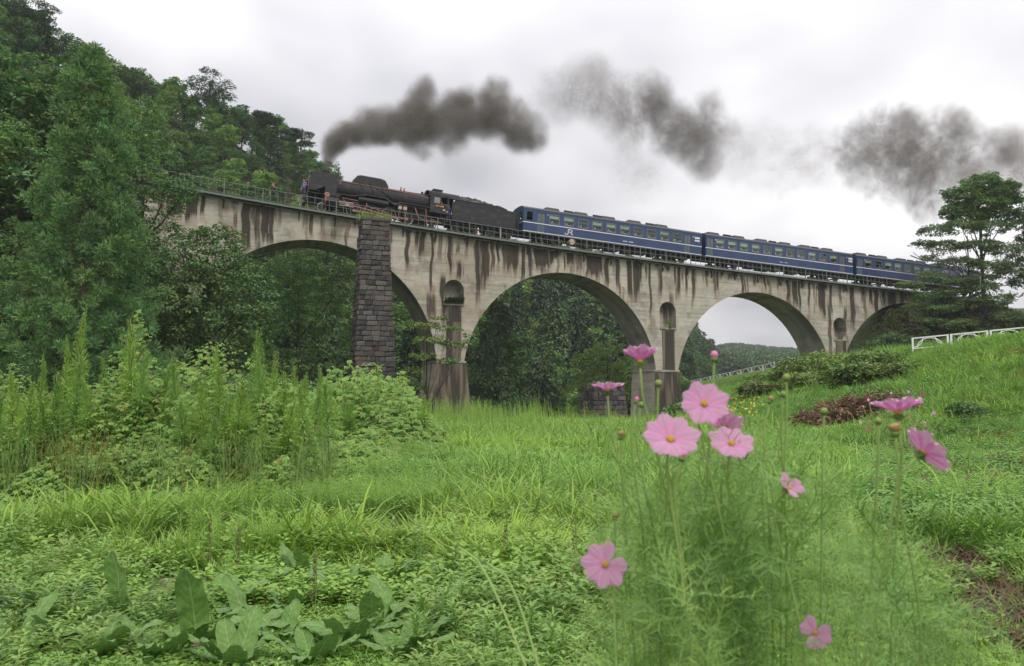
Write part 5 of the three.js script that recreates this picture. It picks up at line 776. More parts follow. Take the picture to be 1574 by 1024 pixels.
  // yellow flowers on the bank: a loose patch nobody would count
  const disc = new THREE.CircleGeometry(0.038, 7), fl = []; for (let i = 0; i < 170; i++) { const p = hit(1112 + r() * 62 - (r() < 0.4 ? 0 : 10), 606 + r() * 44); fl.push(new THREE.Matrix4().compose(p.add(V(0, 0.12 + r() * 0.4, 0)), new THREE.Quaternion().setFromEuler(new THREE.Euler(-0.7 + r() * 0.6, r() - 0.5, 0)), V(1, 1, 1).multiplyScalar(0.7 + r() * 0.7))); }
  instances('yellow_flowers', disc, std([0.62, 0.42, 0.03], 0.7, { side: THREE.DoubleSide }), fl, 'patch of small yellow flowers on the bank right of the second pier', 'flowers');
}

// ------------------------------------------------------------------ meadow: grass, low weeds, tall weeds
function tuft(seed, n, len, wid, lean, o = {}) { const r = rng(seed), L = new Leaves(); for (let i = 0; i < n; i++) { const a = r() * 6.283, s = r() * (o.spread ?? 0.1), l = lean * (0.4 + r()), t = tone(r, 0.2, 0.1); L.blade(V(Math.cos(a) * s, -0.02, Math.sin(a) * s), V(Math.cos(a) * l, 1, Math.sin(a) * l).normalize(), V(Math.cos(a) * 0.8, -0.5 - (o.sag ?? 0.3), Math.sin(a) * 0.8), len * (0.55 + 0.6 * r()), wid * (0.7 + 0.6 * r()), t, o.seg ?? 2); } return L.build(); }
function sprig(seed, n, h, len, wid, o = {}) {   // a leafy low weed
  const r = rng(seed), L = new Leaves(); for (let s = 0; s < (o.stems ?? 3); s++) { const a0 = r() * 6.28, ln = 0.25 + r() * 0.4, tip = V(Math.cos(a0) * h * ln, h * (0.7 + 0.4 * r()), Math.sin(a0) * h * ln); L.blade(V(0, 0, 0), tip.clone().normalize(), V(0, 0, 0), tip.length(), 0.008, [0.8, 0.9, 0.6], 1); for (let i = 0; i < n; i++) { const f = 0.25 + 0.78 * i / n, p = tip.clone().multiplyScalar(f), a = i * 2.4 + r(), d = V(Math.cos(a), 0.15 + r() * 0.4, Math.sin(a)).normalize(); L.leaf(p, d, V(0, 1, 0).addScaledVector(d, -0.2), len * (0.7 + r() * 0.6) * (1.15 - f * 0.45), wid * (0.8 + 0.5 * r()), tone(r, 0.2, 0.08), 0.12); } } return L.build();
}
function palmate(seed) { const r = rng(seed), L = new Leaves(), c = V(0, 0.03, 0); for (let k = -2; k <= 2; k++) { const a = k * 0.72, l = [0.62, 0.85, 1, 0.85, 0.62][k + 2], d = V(Math.sin(a), -0.18 - 0.1 * r(), Math.cos(a)).normalize(); L.leaf(c.clone().addScaledVector(d, -0.05), d, V(0, 1, 0), l, 0.42, tone(r, 0.06, 0.03), 0.1); } return L.build(); }
function feathery(seed) { const r = rng(seed), L = new Leaves(); for (let s = 0; s < 4; s++) { const a = r() * 6.28, b = V(Math.cos(a) * 0.05, 0, Math.sin(a) * 0.05), h = 0.2 + r() * 0.14, top = b.clone().add(V((r() - 0.5) * 0.08, h, (r() - 0.5) * 0.08)), c = tone(r, 0.15, 0.06); L.blade(b, top.clone().sub(b).normalize(), V(0, 0, 0), h, 0.006, c, 1); for (let i = 0; i < 9; i++) for (let k = 0; k < 5; k++) { const f = 0.2 + 0.78 * i / 9, q = k * 1.257 + i, d = V(Math.cos(q), 0.9, Math.sin(q)).normalize(); L.blade(b.clone().lerp(top, f), d, V(0, 0.4, 0), 0.085 * (1.15 - f), 0.0045, c, 1); } } return L.build(); }
const fieldMat = (c, t = 0.35) => leafMat(c, t);
{
  const r = rng(201), G = { short: [], long: [], leafy: [], feather: [], seed: [], clover: [] }, T = { short: [], long: [], leafy: [], feather: [], seed: [], clover: [] };
  for (let n = 0; n < 210000; n++) {
    const d = 2.1 * Math.pow(62 / 2.1, r()), q = -60 + r() * 1700, x = (q - CX) / FOCAL * d, z = -d;
    const valley = d > 44 && q > 480 && q < 1030; if (valley) continue; if (d > 50 && q < 1040) continue;
    const y = ground(x, z), [px0, py] = project(V(x, y, z)); if (py > 1100) continue;
    const s = soil(x, z); if (r() < s * 1.25) continue; const docks = sstep(860, 910, py) * (1 - sstep(640, 760, q)); if (r() < docks * 0.6) continue; if (d < 5 && q > 640 && q < 1000 && r() < 0.3) continue;
    const right = sstep(7, 11, x), c = 0.8 + 0.4 * fbm(x * 0.5, z * 0.5, 31, 3) + (r() - 0.5) * 0.15, patch = fbm(x * 0.45 + 40, z * 0.45, 3, 3);
    let k, sc = 1;
    const clump = fbm(x * 1.1 + 7, z * 1.1, 13, 3), feather = sstep(0.4, 0.58, clump) * Math.exp(-(((q - 350) / 190) ** 2)) * Math.exp(-(((py - 835) / 60) ** 2)), lf = 0.42 * sstep(0.4, 0.55, fbm(x * 0.9, z * 0.9, 61, 3)) * Math.exp(-(((q - 680) / 300) ** 2)) * Math.exp(-(((py - 755) / 70) ** 2));
    const clov = sstep(1270, 1400, q) * sstep(690, 720, py) * (1 - sstep(800, 850, py));
    if (r() < 0.12 * sstep(5, 8, d) * sstep(0.42, 0.55, clump) || r() < feather * 0.65 * sstep(0.3, 0.6, fbm(x * 0.6, z * 0.6, 93, 2))) k = 'feather';
    else if (clov > 0.3 && r() < 0.6) k = 'clover';
    else if (r() < 0.1 + docks * 0.12 + lf * 0.75 + (patch > 0.55 ? 0.16 : 0) + (q < 700 && py > 880 ? 0.15 : 0)) { k = 'leafy'; }
    else if (r() < (patch < 0.47 ? 0.5 : 0.22)) k = 'long'; else k = 'short';
    if (d > 26 && d < 45 && q > 660 && q < 1010 && r() < 0.2 * sstep(26, 40, d) * sstep(0.38, 0.6, fbm(x * 0.35, z * 0.35, 71, 3))) k = 'seed';
    if (k === 'leafy' && d < 4.5) sc = 0.6; if (k === 'seed') sc = 0.4 + 0.5 * fbm(x * 0.6, z * 0.6, 5, 2); if (docks > 0.3) sc *= 0.7; if (k === 'long' && d > 6 && r() < 0.09) sc *= 1.55;
    if (px0 > 1380 && py > 850) { if (r() < 0.45) continue; sc *= 0.7; } sc *= (0.6 + r() * 0.5 + 0.5 * clump) * (1 + Math.max(0, d - 14) * 0.022);
    if (d < 5 && k === 'long') sc *= 0.55;
    G[k].push(MX(V(x, y, z), r() * 6.28, sc, (r() - 0.5) * 0.3, r() * 6.28));
    const yel = clamp(0.5 + (fbm(x * 0.33, z * 0.33, 77, 3) - 0.5) * 2.2, 0, 1); T[k].push(new THREE.Color(c * lerp(0.84, 1.06, yel) * (1 - right * 0.08), c * lerp(0.95, 1.04, yel), c * lerp(0.95, 0.85, yel)));
  }
  for (let n = 0; n < 16000; n++) { const d = 48 + r() * 95, q = 1025 + r() * 420, x = (q - CX) / FOCAL * d, z = -d, y = ground(x, z), [u, off] = uOff(x, z); if (Math.abs(off + 2) < 3 && u < 42) continue; if (y < 0.5) continue; G.short.push(MX(V(x, y, z), r() * 6.28, 2.4 + r() * 1.6, (r() - 0.5) * 0.3, r() * 6)); const c = 0.75 + r() * 0.4; T.short.push(new THREE.Color(c * 0.9, c, c)); }
  const mug = [], mt = []; for (let n = 0; n < 2300; n++) { const d = 3.1 * Math.pow(22 / 3.1, r()), q = -40 + r() * 1000, x = (q - CX) / FOCAL * d, z = -d, n2 = fbm(x * 0.8, z * 0.8, 123, 3); if (r() > sstep(0.36, 0.62, n2)) continue; if (soil(x, z) > 0.3) continue; mug.push(MX(V(x, ground(x, z), z), r() * 6.28, (0.55 + r() * 0.6) * (d < 4 ? 0.7 : 1), (r() - 0.5) * 0.4, r() * 6)); const c = 0.8 + r() * 0.4; mt.push(new THREE.Color(c * (0.9 + r() * 0.2), c, c)); }
  instances('leafy_stems', sprig(19, 22, 0.34, 0.085, 0.021, { stems: 3 }), fieldMat([0.13, 0.225, 0.07]), mug, 'upright leafy weed stems standing out of the low ground cover', 'weeds', mt);
  const put = (name, k, geo, mat, label, cat) => { instances(name, geo, mat, G[k], label, cat, T[k]); };
  put('short_grass', 'short', tuft(1, 15, 0.17, 0.009, 0.45, { spread: 0.12 }), fieldMat([0.14, 0.25, 0.055]), 'short bright green grass covering the meadow', 'grass');
  put('long_grass', 'long', tuft(2, 12, 0.34, 0.011, 0.4, { spread: 0.1, sag: 0.5, seg: 3 }), fieldMat([0.125, 0.23, 0.05]), 'longer arching grass blades among the short grass of the meadow', 'grass');
  put('leafy_weeds', 'leafy', sprig(3, 13, 0.2, 0.07, 0.032), fieldMat([0.135, 0.235, 0.06]), 'low leafy weeds spreading through the meadow', 'weeds');
  put('feathery_weeds', 'feather', feathery(4), fieldMat([0.155, 0.27, 0.075]), 'fine feathery light green weeds before the tall weeds on the left', 'weeds');
  put('tall_meadow_grass', 'seed', (() => { const r2 = rng(5), L = new Leaves(); for (let i = 0; i < 9; i++) { const a = r2() * 6.28, o = V(Math.cos(a) * 0.15, 0, Math.sin(a) * 0.15), h = 0.5 + r2() * 0.45, dir = V((r2() - 0.5) * 0.3, 1, (r2() - 0.5) * 0.3).normalize(), c = tone(r2, 0.2, 0.12); L.blade(o, dir, V((r2() - 0.5) * 0.5, -0.2, 0), h, 0.014, c, 3); if (i < 3) for (let j = 0; j < 6; j++) L.leaf(o.clone().addScaledVector(dir, h * (0.7 + j * 0.06)), dirOn(r2).add(V(0, 1.4, 0)).normalize(), V(1, 0, 0), 0.07, 0.014, [c[0] * 1.2, c[1] * 1.05, c[2]]); } return L.build(); })(), fieldMat([0.135, 0.235, 0.06]), 'taller grass along the far edge of the meadow before the piers', 'grass');
  put('clover', 'clover', sprig(6, 8, 0.24, 0.06, 0.035, { stems: 4 }), fieldMat([0.1, 0.19, 0.055]), 'dark green clover patch at the right of the meadow', 'clover');
  const heads = []; for (let i = 0; i < 330; i++) { const q = 1285 + r() * 300, p = hit(q, 690 + r() * 110 - (q < 1380 ? 0 : 8)); heads.push(MX(p.add(V(0, 0.2 + r() * 0.14, 0)), r() * 6, 0.6 + r() * 0.7)); }
  instances('clover_heads', (() => { const r2 = rng(8), L = new Leaves(); for (let i = 0; i < 34; i++) { const d = dirOn(r2); L.leaf(d.clone().multiplyScalar(0.006), d, V(0, 1, 0.2), 0.019, 0.008, tone(r2, 0.2, 0.1)); } return L.build(); })(), leafMat([0.42, 0.2, 0.26], 0.3), heads, 'dull pink clover heads scattered over the clover patch at the right', 'flowers');
  // rough weed clumps that break up the bank
  const wc = [], wt = []; for (let i = 0; i < 1500; i++) { const q = 1000 + r() * 620, d = 15 + r() * 36, x = (q - CX) / FOCAL * d, z = -d; if (x < 7.5) continue; const y = ground(x, z), n = fbm(x * 0.35, z * 0.35, 52, 3); if (r() > sstep(0.38, 0.6, n) * 1.1) continue; wc.push(MX(V(x, y - 0.06, z), r() * 6.28, V(0.35 + r() * 0.6, 0.2 + r() * 0.4, 0.35 + r() * 0.6))); const c = 0.7 + r() * 0.5, br = (q > 1500 && r() < 0.4) || r() < 0.1; wt.push(new THREE.Color(c * (br ? 1.6 : 1), c * (br ? 0.85 : 1), c * 0.9)); }
  instances('bank_weeds', broadCrown(777, roundLobes(778, 0.6, 0, 0.7, 7), 420, 0.12, 0.06, { sprayR: 0.2 }), leafMat([0.09, 0.165, 0.05], 0.3), wc, 'rough low weed clumps scattered over the grassy bank at the right', 'weeds', wt);
  // dry litter on the bare ground at the lower right
  const dry = []; for (let i = 0; i < 1500; i++) { const p = hit(1400 + r() * 190, 840 + r() * 180); if (soil(p.x, p.z) < 0.12 && r() < 0.8) continue; dry.push(MX(p.add(V(0, 0.02, 0)), r() * 6.28, 0.6 + r() * 0.9, (r() - 0.5) * 0.5, r() * 6)); }
  instances('dry_litter', (() => { const r2 = rng(9), L = new Leaves(); for (let i = 0; i < 7; i++) { const d = dirOn(r2); d.y *= 0.25; L.blade(V((r2() - 0.5) * 0.08, 0.01 + r2() * 0.015, (r2() - 0.5) * 0.08), d.normalize(), V(0, -0.2, 0), 0.05 + r2() * 0.1, 0.006 + r2() * 0.008, tone(r2, 0.4, 0.2), 2); } return L.build(); })(), leafMat([0.16, 0.1, 0.06], 0.1), dry, 'brown dry stalks and dead leaves on the bare soil at the lower right', 'litter');
}
{ // tall weeds at the left
  const protos = [0, 1, 2, 3].map((k) => {
    const r = rng(300 + k), H = 2.0, L = new Leaves(), S = [];
    const lean = V((r() - 0.5) * 0.16, 0, (r() - 0.5) * 0.16), P = (f) => V(lean.x * f * f, H * f, lean.z * f * f);
    for (let i = 0; i < 620; i++) {   // a narrow plume of fine leaves at the tip
      const f = 0.66 + 0.34 * Math.pow(r(), 0.8), a = i * 2.39996, w = (1 - f) / 0.34, d = V(Math.cos(a), 0.9 + (1 - w) * 1.2, Math.sin(a)).normalize(), o = P(f).addScaledVector(V(Math.cos(a), 0.2, Math.sin(a)), r() * 0.085 * (0.12 + w) * (0.4 + 1.2 * noise3(f * 14, a * 0.2, k)));
      L.leaf(o, d, V(0, 1, 0), (0.025 + 0.045 * w) * (0.6 + r() * 0.8), 0.008 + r() * 0.005, tone(r, 0.22, 0.1), 0.1);
    }
    for (let i = 0; i < 330; i++) {   // longer drooping leaves down the stem, thinning and browning towards the foot
      const f = 0.12 + 0.62 * Math.pow(r(), 0.6), a = i * 2.39996 + r(), d = V(Math.cos(a), 0.5 - r() * 0.9, Math.sin(a)).normalize(), o = P(f).addScaledVector(V(Math.cos(a), 0.3, Math.sin(a)), r() * 0.06), c = tone(r, 0.25, 0.1), dry = f < 0.3 && r() < 0.5;
      L.leaf(o, d, V(0, 1, 0), (0.075 + 0.05 * r()), 0.013 + r() * 0.008, dry ? [c[0] * 1.5, c[1] * 0.7, c[2] * 0.6] : c, 0.1);
    }
    for (let b = 0; b < 16; b++) { const f = 0.62 + 0.35 * r(), a = r() * 6.28, o = P(f), tip = o.clone().add(V(Math.cos(a) * 0.13 * (1.2 - f), 0.16 + r() * 0.1, Math.sin(a) * 0.13 * (1.2 - f))); for (let j = 0; j < 14; j++) { const q = o.clone().lerp(tip, j / 14), e = dirOn(r).add(V(0, 1.2, 0)).normalize(); L.leaf(q, e, V(1, 0, 0), 0.03 + r() * 0.025, 0.007, tone(r, 0.15, 0.06), 0.1); } S.push(bar(o, tip, 0.003, 3)); }
    S.push(...[0, 1, 2, 3].map((j) => bar(P(j / 4), P((j + 1) / 4), 0.011 - j * 0.002, 5, 0.009 - j * 0.002)));
    return [mg(S), L.build()];
  });
  const mats = [leafMat([0.18, 0.3, 0.085], 0.4), leafMat([0.2, 0.32, 0.09], 0.4), leafMat([0.16, 0.285, 0.09], 0.4)], stemMat = std([0.1, 0.115, 0.04], 0.8);
  const r = rng(311), made = new Map();
  // [x of the tip, y of the tip, distance]
  const tips = [[126, 484, 9.3], [212, 506, 9.6], [222, 528, 10], [203, 548, 9.2], [96, 530, 9.8], [112, 560, 9.1], [178, 552, 9.5], [190, 572, 10.4], [240, 552, 9.9], [262, 566, 10.5], [283, 562, 9.6], [300, 575, 10.8], [318, 538, 10.2], [331, 545, 10.6], [341, 568, 9.7], [408, 515, 9.8], [400, 548, 9.5], [418, 556, 10.2], [432, 575, 9.6], [445, 568, 10.8], [465, 578, 11.3], [495, 574, 11.6], [508, 592, 11.4], [5, 540, 9.6], [26, 572, 9.2], [60, 562, 9.9], [44, 590, 8.9], [75, 590, 9.4], [150, 588, 9], [-12, 560, 9.4], [372, 590, 9.6], [388, 602, 9.2], [478, 600, 10.8],
    [560, 588, 17], [591, 563, 17.5], [604, 590, 18.5], [545, 602, 16], [530, 612, 15.5], [575, 606, 18], [622, 600, 19], [640, 610, 20], [655, 622, 21], [520, 596, 15]];
  for (let i = 0; i < 44; i++) tips.push([-20 + r() * 530, 588 + r() * 66, 8.5 + r() * 2.3]);
  for (let i = 0; i < 16; i++) tips.push([500 + r() * 170, 606 + r() * 34, 15 + r() * 6]);
  const where = (px, d) => d > 14 ? 'in the thicket to the left of the concrete pier base' : px < 80 ? 'at the left edge of the weed thicket' : px < 160 ? 'beside the tallest spire of the thicket' : px < 250 ? 'in the middle group of spires on the left' : px < 350 ? 'in front of the dark gap under the round tree' : px < 460 ? 'around the broad vine-hung clump of the thicket' : 'at the right end of the near thicket';
  const special = { 126: 'tallest pointed green weed spire of the left thicket', 212: 'tall branched weed spire right of the tallest one', 408: 'tall vine-hung weed spire at the right part of the left thicket', 591: 'tall weed spire right in front of the stone pier', 5: 'pointed weed spire touching the left edge of the picture' };
  tips.forEach(([px, py, d], i) => {
    const k = i % 4, m = Math.floor(r() * 3), id = k + '_' + m, tip = at(px, py, d), gy = ground(tip.x, tip.z), h = tip.y - gy, label = special[px] ?? 'green weed spire ' + where(px, d);
    let t; if (!made.has(id)) { t = thing('tall_weed', label, 'weed', V(tip.x, gy, tip.z)); part('stem', protos[k][0], stemMat, t); part('leaves', protos[k][1], mats[m], t); made.set(id, t); } else t = copyOf(made.get(id), label, V(tip.x, gy, tip.z));
    if (!special[px]) t.userData.group = 'weed spires ' + where(px, d); else delete t.userData.group;
    t.rotation.set((r() - 0.5) * 0.16, r() * 6.28, (r() - 0.5) * 0.16, 'YXZ'); const s = h / 2.0; t.scale.set(0.85 + r() * 0.5 + (px === 408 || px === 212 ? 0.35 : 0), s, 0.9 + r() * 0.3);
  });
  // vines with lobed leaves that smother the thicket
  const leaf = palmate(21), list = [], tints = [], add = (q0, q1, d0, d1, H, n, size) => { for (let i = 0; i < n; i++) { const q = lerp(q0, q1, r()), d = lerp(d0, d1, Math.pow(r(), 1.4)), x = (q - CX) / FOCAL * d, z = -d, edge = sstep(q0 - 20, q0 + 30, q) * (1 - sstep(q1 - 70, q1 + 5, q)), top = H * (0.72 + 1.0 * (fbm(x * 2.1, z * 2.1, 5, 3) - 0.5) + 0.35 * (fbm(x * 0.6, z * 0.6, 15, 2) - 0.5)) * sstep(d0 - 0.3, lerp(d0, d1, 0.45), d) * (0.25 + 0.75 * edge), y = ground(x, z) + Math.max(0.04, top * (1 - 0.5 * r() * r())) * (r() < 0.75 ? 1 : r()); const e = new THREE.Euler(-0.15 + r() * 0.9, (r() - 0.5) * 2.6 , (r() - 0.5) * 0.7, 'YXZ'), s = size * (0.6 + r() * 0.7); list.push(new THREE.Matrix4().compose(V(x, y, z), new THREE.Quaternion().setFromEuler(e), V(s, s, s))); const c = 0.75 + 0.5 * r(), w = (r() - 0.5) * 0.25, dead = r() < 0.012; tints.push(dead ? new THREE.Color(1.15, 0.7, 0.6) : new THREE.Color(c * (1 + w), c, c * (1 - w * 0.5))); } };
  add(-60, 505, 8.0, 11.6, 1.35, 20000, 0.066); add(-60, 500, 7.7, 9.6, 0.85, 9000, 0.06); add(-60, 505, 8.5, 11, 2.0, 10000, 0.06); add(480, 670, 14, 20, 2.0, 4000, 0.11); add(375, 470, 8.7, 10.2, 2.2, 4200, 0.062); add(185, 270, 8.8, 10.4, 2.1, 3000, 0.062); add(90, 150, 8.9, 10, 1.9, 1500, 0.06);
  add(450, 690, 13.5, 23, 1.7, 9000, 0.12); add(460, 640, 10.5, 13.5, 0.55, 4200, 0.09);
  instances('vine_thicket', leaf, leafMat([0.125, 0.225, 0.06], 0.35), list, 'lobed vine leaves smothering the weed thicket on the left of the meadow', 'vines', tints);
  const g = [], gt = []; for (let i = 0; i < 520; i++) { const q = -50 + r() * 560, d = 8.0 + r() * 3.2, x = (q - CX) / FOCAL * d; g.push(MX(V(x, ground(x, -d), -d), r() * 6.28, V(0.8, 0.5 + r() * 1.15, 0.8), (r() - 0.5) * 0.3, r() * 6)); const b = q > 70 && q < 190 && r() < 0.45 || r() < 0.06; gt.push(b ? new THREE.Color(1.0, 0.6, 0.45) : new THREE.Color(1, 1, 1)); }
  instances('thicket_stalks', (() => { const r2 = rng(33), L = new Leaves(); for (let i = 0; i < 6; i++) { const d = V((r2() - 0.5) * 0.5, 1, (r2() - 0.5) * 0.5).normalize(), o = V((r2() - 0.5) * 0.2, 0, (r2() - 0.5) * 0.2); L.blade(o, d, V(0, -0.1, 0), 0.5 + r2() * 0.3, 0.011, tone(r2, 0.25, 0.15), 2); for (let j = 0; j < 5; j++) L.leaf(o.clone().addScaledVector(d, 0.15 + 0.09 * j), dirOn(r2).add(V(0, 0.5, 0)).normalize(), V(0, 1, 0), 0.1, 0.016, tone(r2, 0.2, 0.1)); } return L.build(); })(), leafMat([0.1, 0.17, 0.055], 0.25), g, 'stalks and narrow leaves inside the left weed thicket', 'weeds', gt);
  lone('pale_stick', mg([tube([hit(18, 800).add(V(0, 0.03, 0)), hit(50, 790).add(V(0, 0.12, 0)), hit(84, 782).add(V(0, 0.22, 0))], 0.012, 6)]), std([0.3, 0.33, 0.24], 0.8), 'pale straight stick lying before the left weed thicket', 'stick');
}

// ------------------------------------------------------------------ foreground: dock leaves, cosmos
const dockTex = texture(128, 256, (u, v) => { const x = Math.abs(u - 0.5) * 2, rib = 1 - sstep(0.02, 0.07, x), side = 1 - sstep(0.05, 0.22, Math.abs(((v * 9 - x * 1.6) % 1 + 1) % 1 - 0.5)), n = 0.8 + 0.4 * fbm(u * 9, v * 18, 2, 4), k = Math.max(rib, side * 0.35 * (1 - x)); return [lerp(0.165, 0.33, k) * n, lerp(0.305, 0.46, k) * n, lerp(0.075, 0.17, k) * n]; });
const dockBump = texture(128, 256, (u, v) => { const x = Math.abs(u - 0.5) * 2, side = Math.abs(((v * 9 - x * 1.6) % 1 + 1) % 1 - 0.5) * 2, n = clamp(0.25 + 0.5 * Math.pow(side, 0.6) * (1 - 0.5 * x) + (fbm(u * 16, v * 30, 2, 3) - 0.5) * 0.5, 0, 1) * (1 - 0.6 * (1 - sstep(0.0, 0.08, x))); return [n, n, n]; }, false);
const dockMat = phys([1, 1, 1], 0.68, { specularIntensity: 0.45, map: dockTex, bumpMap: dockBump, bumpScale: 0.006, transmission: 0.32, thickness: 0, side: THREE.DoubleSide });
function dockLeaf(seed, len, wid, arch, twist) {   // a strip with wavy edges that rises and bends over
  const r = rng(seed), n = 24, m = 8, g = new THREE.PlaneGeometry(1, 1, m, n), p = g.attributes.position, w1 = r() * 6, w2 = r() * 6;
  for (let i = 0; i < p.count; i++) { const s = p.getX(i) * 2, t = p.getY(i) + 0.5, e = clamp((t - 0.1) / 0.9, 0, 1), W = wid * (t < 0.1 ? 0.07 : 0.07 + 0.93 * Math.pow(Math.max(0, 1 - Math.pow(Math.abs(2 * Math.pow(e, 0.9) - 1), 2.6)), 0.55)) , a = arch * t, y = len * (arch ? Math.sin(a) / arch : t), z = len * (arch ? (1 - Math.cos(a)) / arch : 0), wave = (Math.sin(t * 19 + (s > 0 ? w1 : w2)) + 0.6 * Math.sin(t * 31 + w2)) * 0.024 * Math.abs(s) ** 1.6 * len * wid / 0.4 + (noise3(t * 9, s * 3, seed) - 0.5) * 0.035 * len, cup = -0.1 * wid * (1 - Math.abs(s)); p.setXYZ(i, s * W / 2 + twist * t * t * len * 0.2, y + wave * Math.sin(a), z + cup * Math.cos(a) - wave); }
  g.computeVertexNormals(); return g;
}
{
  const r = rng(401), geos = [0, 1, 2, 3, 4].map((i) => dockLeaf(410 + i, 1, [0.4, 0.36, 0.42, 0.34, 0.46][i], [0.6, 0.9, 0.35, 1.15, 0.75][i], (i - 2) * 0.3)), stalk = std([0.16, 0.2, 0.07], 0.7);
  const where = [[185, 985, 'with one broad upright leaf beside the bare soil at lower left', [[-0.35, 0.05, 0.33, 2], [0.5, 0.5, 0.2, 1], [2.2, 0.7, 0.2, 3]]], [300, 1015, 'with a long leaf lying towards the lower edge under a pink clover head', [[0.3, 0.35, 0.36, 0], [-0.9, 0.7, 0.26, 1], [2.4, 0.8, 0.28, 3], [1.4, 0.6, 0.26, 4]]], [390, 985, 'broad-leaved, in the thick of the dock clump', null], [455, 950, 'with leaves arching to both sides above the clump', null], [540, 1010, 'with large dull leaves at the bottom right of the clump', null], [610, 960, 'with curled leaves at the right of the dock clump', null], [395, 925, 'small-leaved, behind the middle of the clump', null], [110, 1010, 'low on the lower left corner of the meadow', null], [690, 935, 'single-leaved, right of the dock clump', [[0.2, 0.5, 0.25, 0], [1.8, 0.7, 0.2, 1], [-1.4, 0.6, 0.22, 3]]], [20, 1020, 'cut off by the lower left corner', null], [480, 1035, 'half cut off by the lower edge below the clump', null], [620, 1030, 'with a yellowish upright leaf at the lower edge', null], [255, 945, 'young, between the soil patch and the clump', [[0.9, 0.6, 0.17, 1], [-0.8, 0.6, 0.16, 0], [2.6, 0.8, 0.14, 3]]], [520, 930, 'with grey-green leaves behind the curled ones', null], [345, 955, 'leaning left between the upright leaf and the clump', null], [430, 1000, 'spreading flat in the front of the clump', null], [570, 985, 'low between the arching and the curled leaves', null], [240, 1030, 'at the lower edge left of the long leaf', null], [160, 1030, 'at the lower edge below the upright leaf', null], [655, 985, 'at the right end of the clump before the narrow-leaved weeds', null], [80, 965, 'young, beside the strap-leaved plant', null], [475, 905, 'small, at the back of the clump before the feathery weeds', null], [585, 915, 'small, behind the right side of the clump', null], [360, 1045, 'mostly below the lower edge in the middle of the clump', null]];
  where.forEach(([px, py, label, spec], i) => {
    const p = hit(px, py), t = thing('dock_plant', 'dock plant ' + label, 'plant', p);
    const ls = spec ?? Array.from({ length: 8 }, (_, k) => [k * 0.8 + r() * 0.7 - 2.4, 0.55 + r() * 0.75, 0.16 + r() * 0.1, Math.floor(r() * 5)]);
    for (const [yaw, tilt, len, k] of ls) { const m = part('leaf', geos[k], dockMat, t); m.scale.set(len * (0.92 + r() * 0.4), len * (1.0 + r() * 0.45), len); m.rotation.set(tilt * 0.72, yaw, 0, 'YXZ'); m.position.set(Math.sin(yaw) * 0.01, 0.02, Math.cos(yaw) * 0.01); }
    part('stalk', mg([bar(V(0, -0.03, 0), V(0.01, 0.1, 0), 0.008, 6, 0.004)]), stalk, t);
  });
  // flower stalks of dock gone to seed
  for (const [px, py, top, label] of [[318, 900, 800, 'thin brown seed stalk rising left of the dock clump'], [362, 905, 815, 'thin brown seed stalk behind the dock clump'], [480, 960, 850, 'thin seed stalk rising out of the dock clump'], [775, 900, 795, 'thin brown seed stalk in the middle of the meadow'], [880, 960, 800, 'thin leaning seed stalk just left of the low pink flower']]) {
    const p = hit(px, py), h = (py - top) / FOCAL * -p.z, t = thing('seed_stalk', label, 'plant', p), L = new Leaves(); part('stem', tube([V(0, 0, 0), V(0.02, h * 0.5, 0), V(0.05 * (r() - 0.3), h, 0)], 0.003, 5, 8), std([0.17, 0.19, 0.06], 0.8), t);
    for (let j = 0; j < 90; j++) { const f = 0.35 + 0.65 * r(); L.leaf(V(0.01 * f, h * f, 0), dirOn(r), V(0, 1, 0), 0.016 + r() * 0.012, 0.01, tone(r, 0.25, 0.15)); } part('seeds', L.build(), leafMat([0.19, 0.21, 0.07], 0.25), t); }
  // strap-leaved plant at the left edge
  { const p = hit(62, 965), t = thing('strap_leaf_plant', 'plant with blue-green strap leaves at the left edge of the meadow', 'plant', p), mat = phys([0.1, 0.18, 0.11], 0.5, { transmission: 0.2, thickness: 0, side: THREE.DoubleSide, flatShading: true, vertexColors: true });
    for (let i = 0; i < 13; i++) { const L = new Leaves(), a = i * 2.4, l = 0.25 + r() * 0.45; L.blade(V(0, 0, 0), V(Math.cos(a) * l, 1, Math.sin(a) * l).normalize(), V(Math.cos(a) * 1.2, -0.9 - r(), Math.sin(a) * 1.2), 0.34 + r() * 0.16, 0.026, tone(r, 0.1, 0.04), 6); part('leaf', L.build(), mat, t); } }
  // willow-leaved weeds before the dock clump
  const wl = (() => { const r2 = rng(440), L = new Leaves(); for (let i = 0; i < 46; i++) { const f = 0.1 + 0.9 * i / 46, a = i * 2.4, d = V(Math.cos(a), 0.5 + f * 0.8, Math.sin(a)).normalize(); L.blade(V(0, 0.26 * f, 0), d, V(Math.cos(a), -0.9, Math.sin(a)), 0.1 * (1.1 - f * 0.5), 0.013, tone(r2, 0.15, 0.06), 3); } return L.build(); })();
  const wm = leafMat([0.12, 0.235, 0.065], 0.35), ws = bar(V(0, 0, 0), V(0, 0.26, 0), 0.004, 5, 0.002); let pr;
  for (let i = 0; i < 46; i++) { const px = 640 + r() * 260, py = 930 + r() * 150, p = hit(px, py); if (!pr) { pr = thing('narrow_leaf_weed', 'narrow-leaved fresh green weed right of the dock clump at the lower edge', 'weed', p, 'narrow-leaved weeds at the lower edge'); part('stem', ws, stalk, pr); part('leaves', wl, wm, pr); } else { const c = copyOf(pr, null, p); c.rotation.y = r() * 6.28; c.scale.setScalar(0.6 + r() * 0.5); c.rotation.z = (r() - 0.5) * 0.5; } }
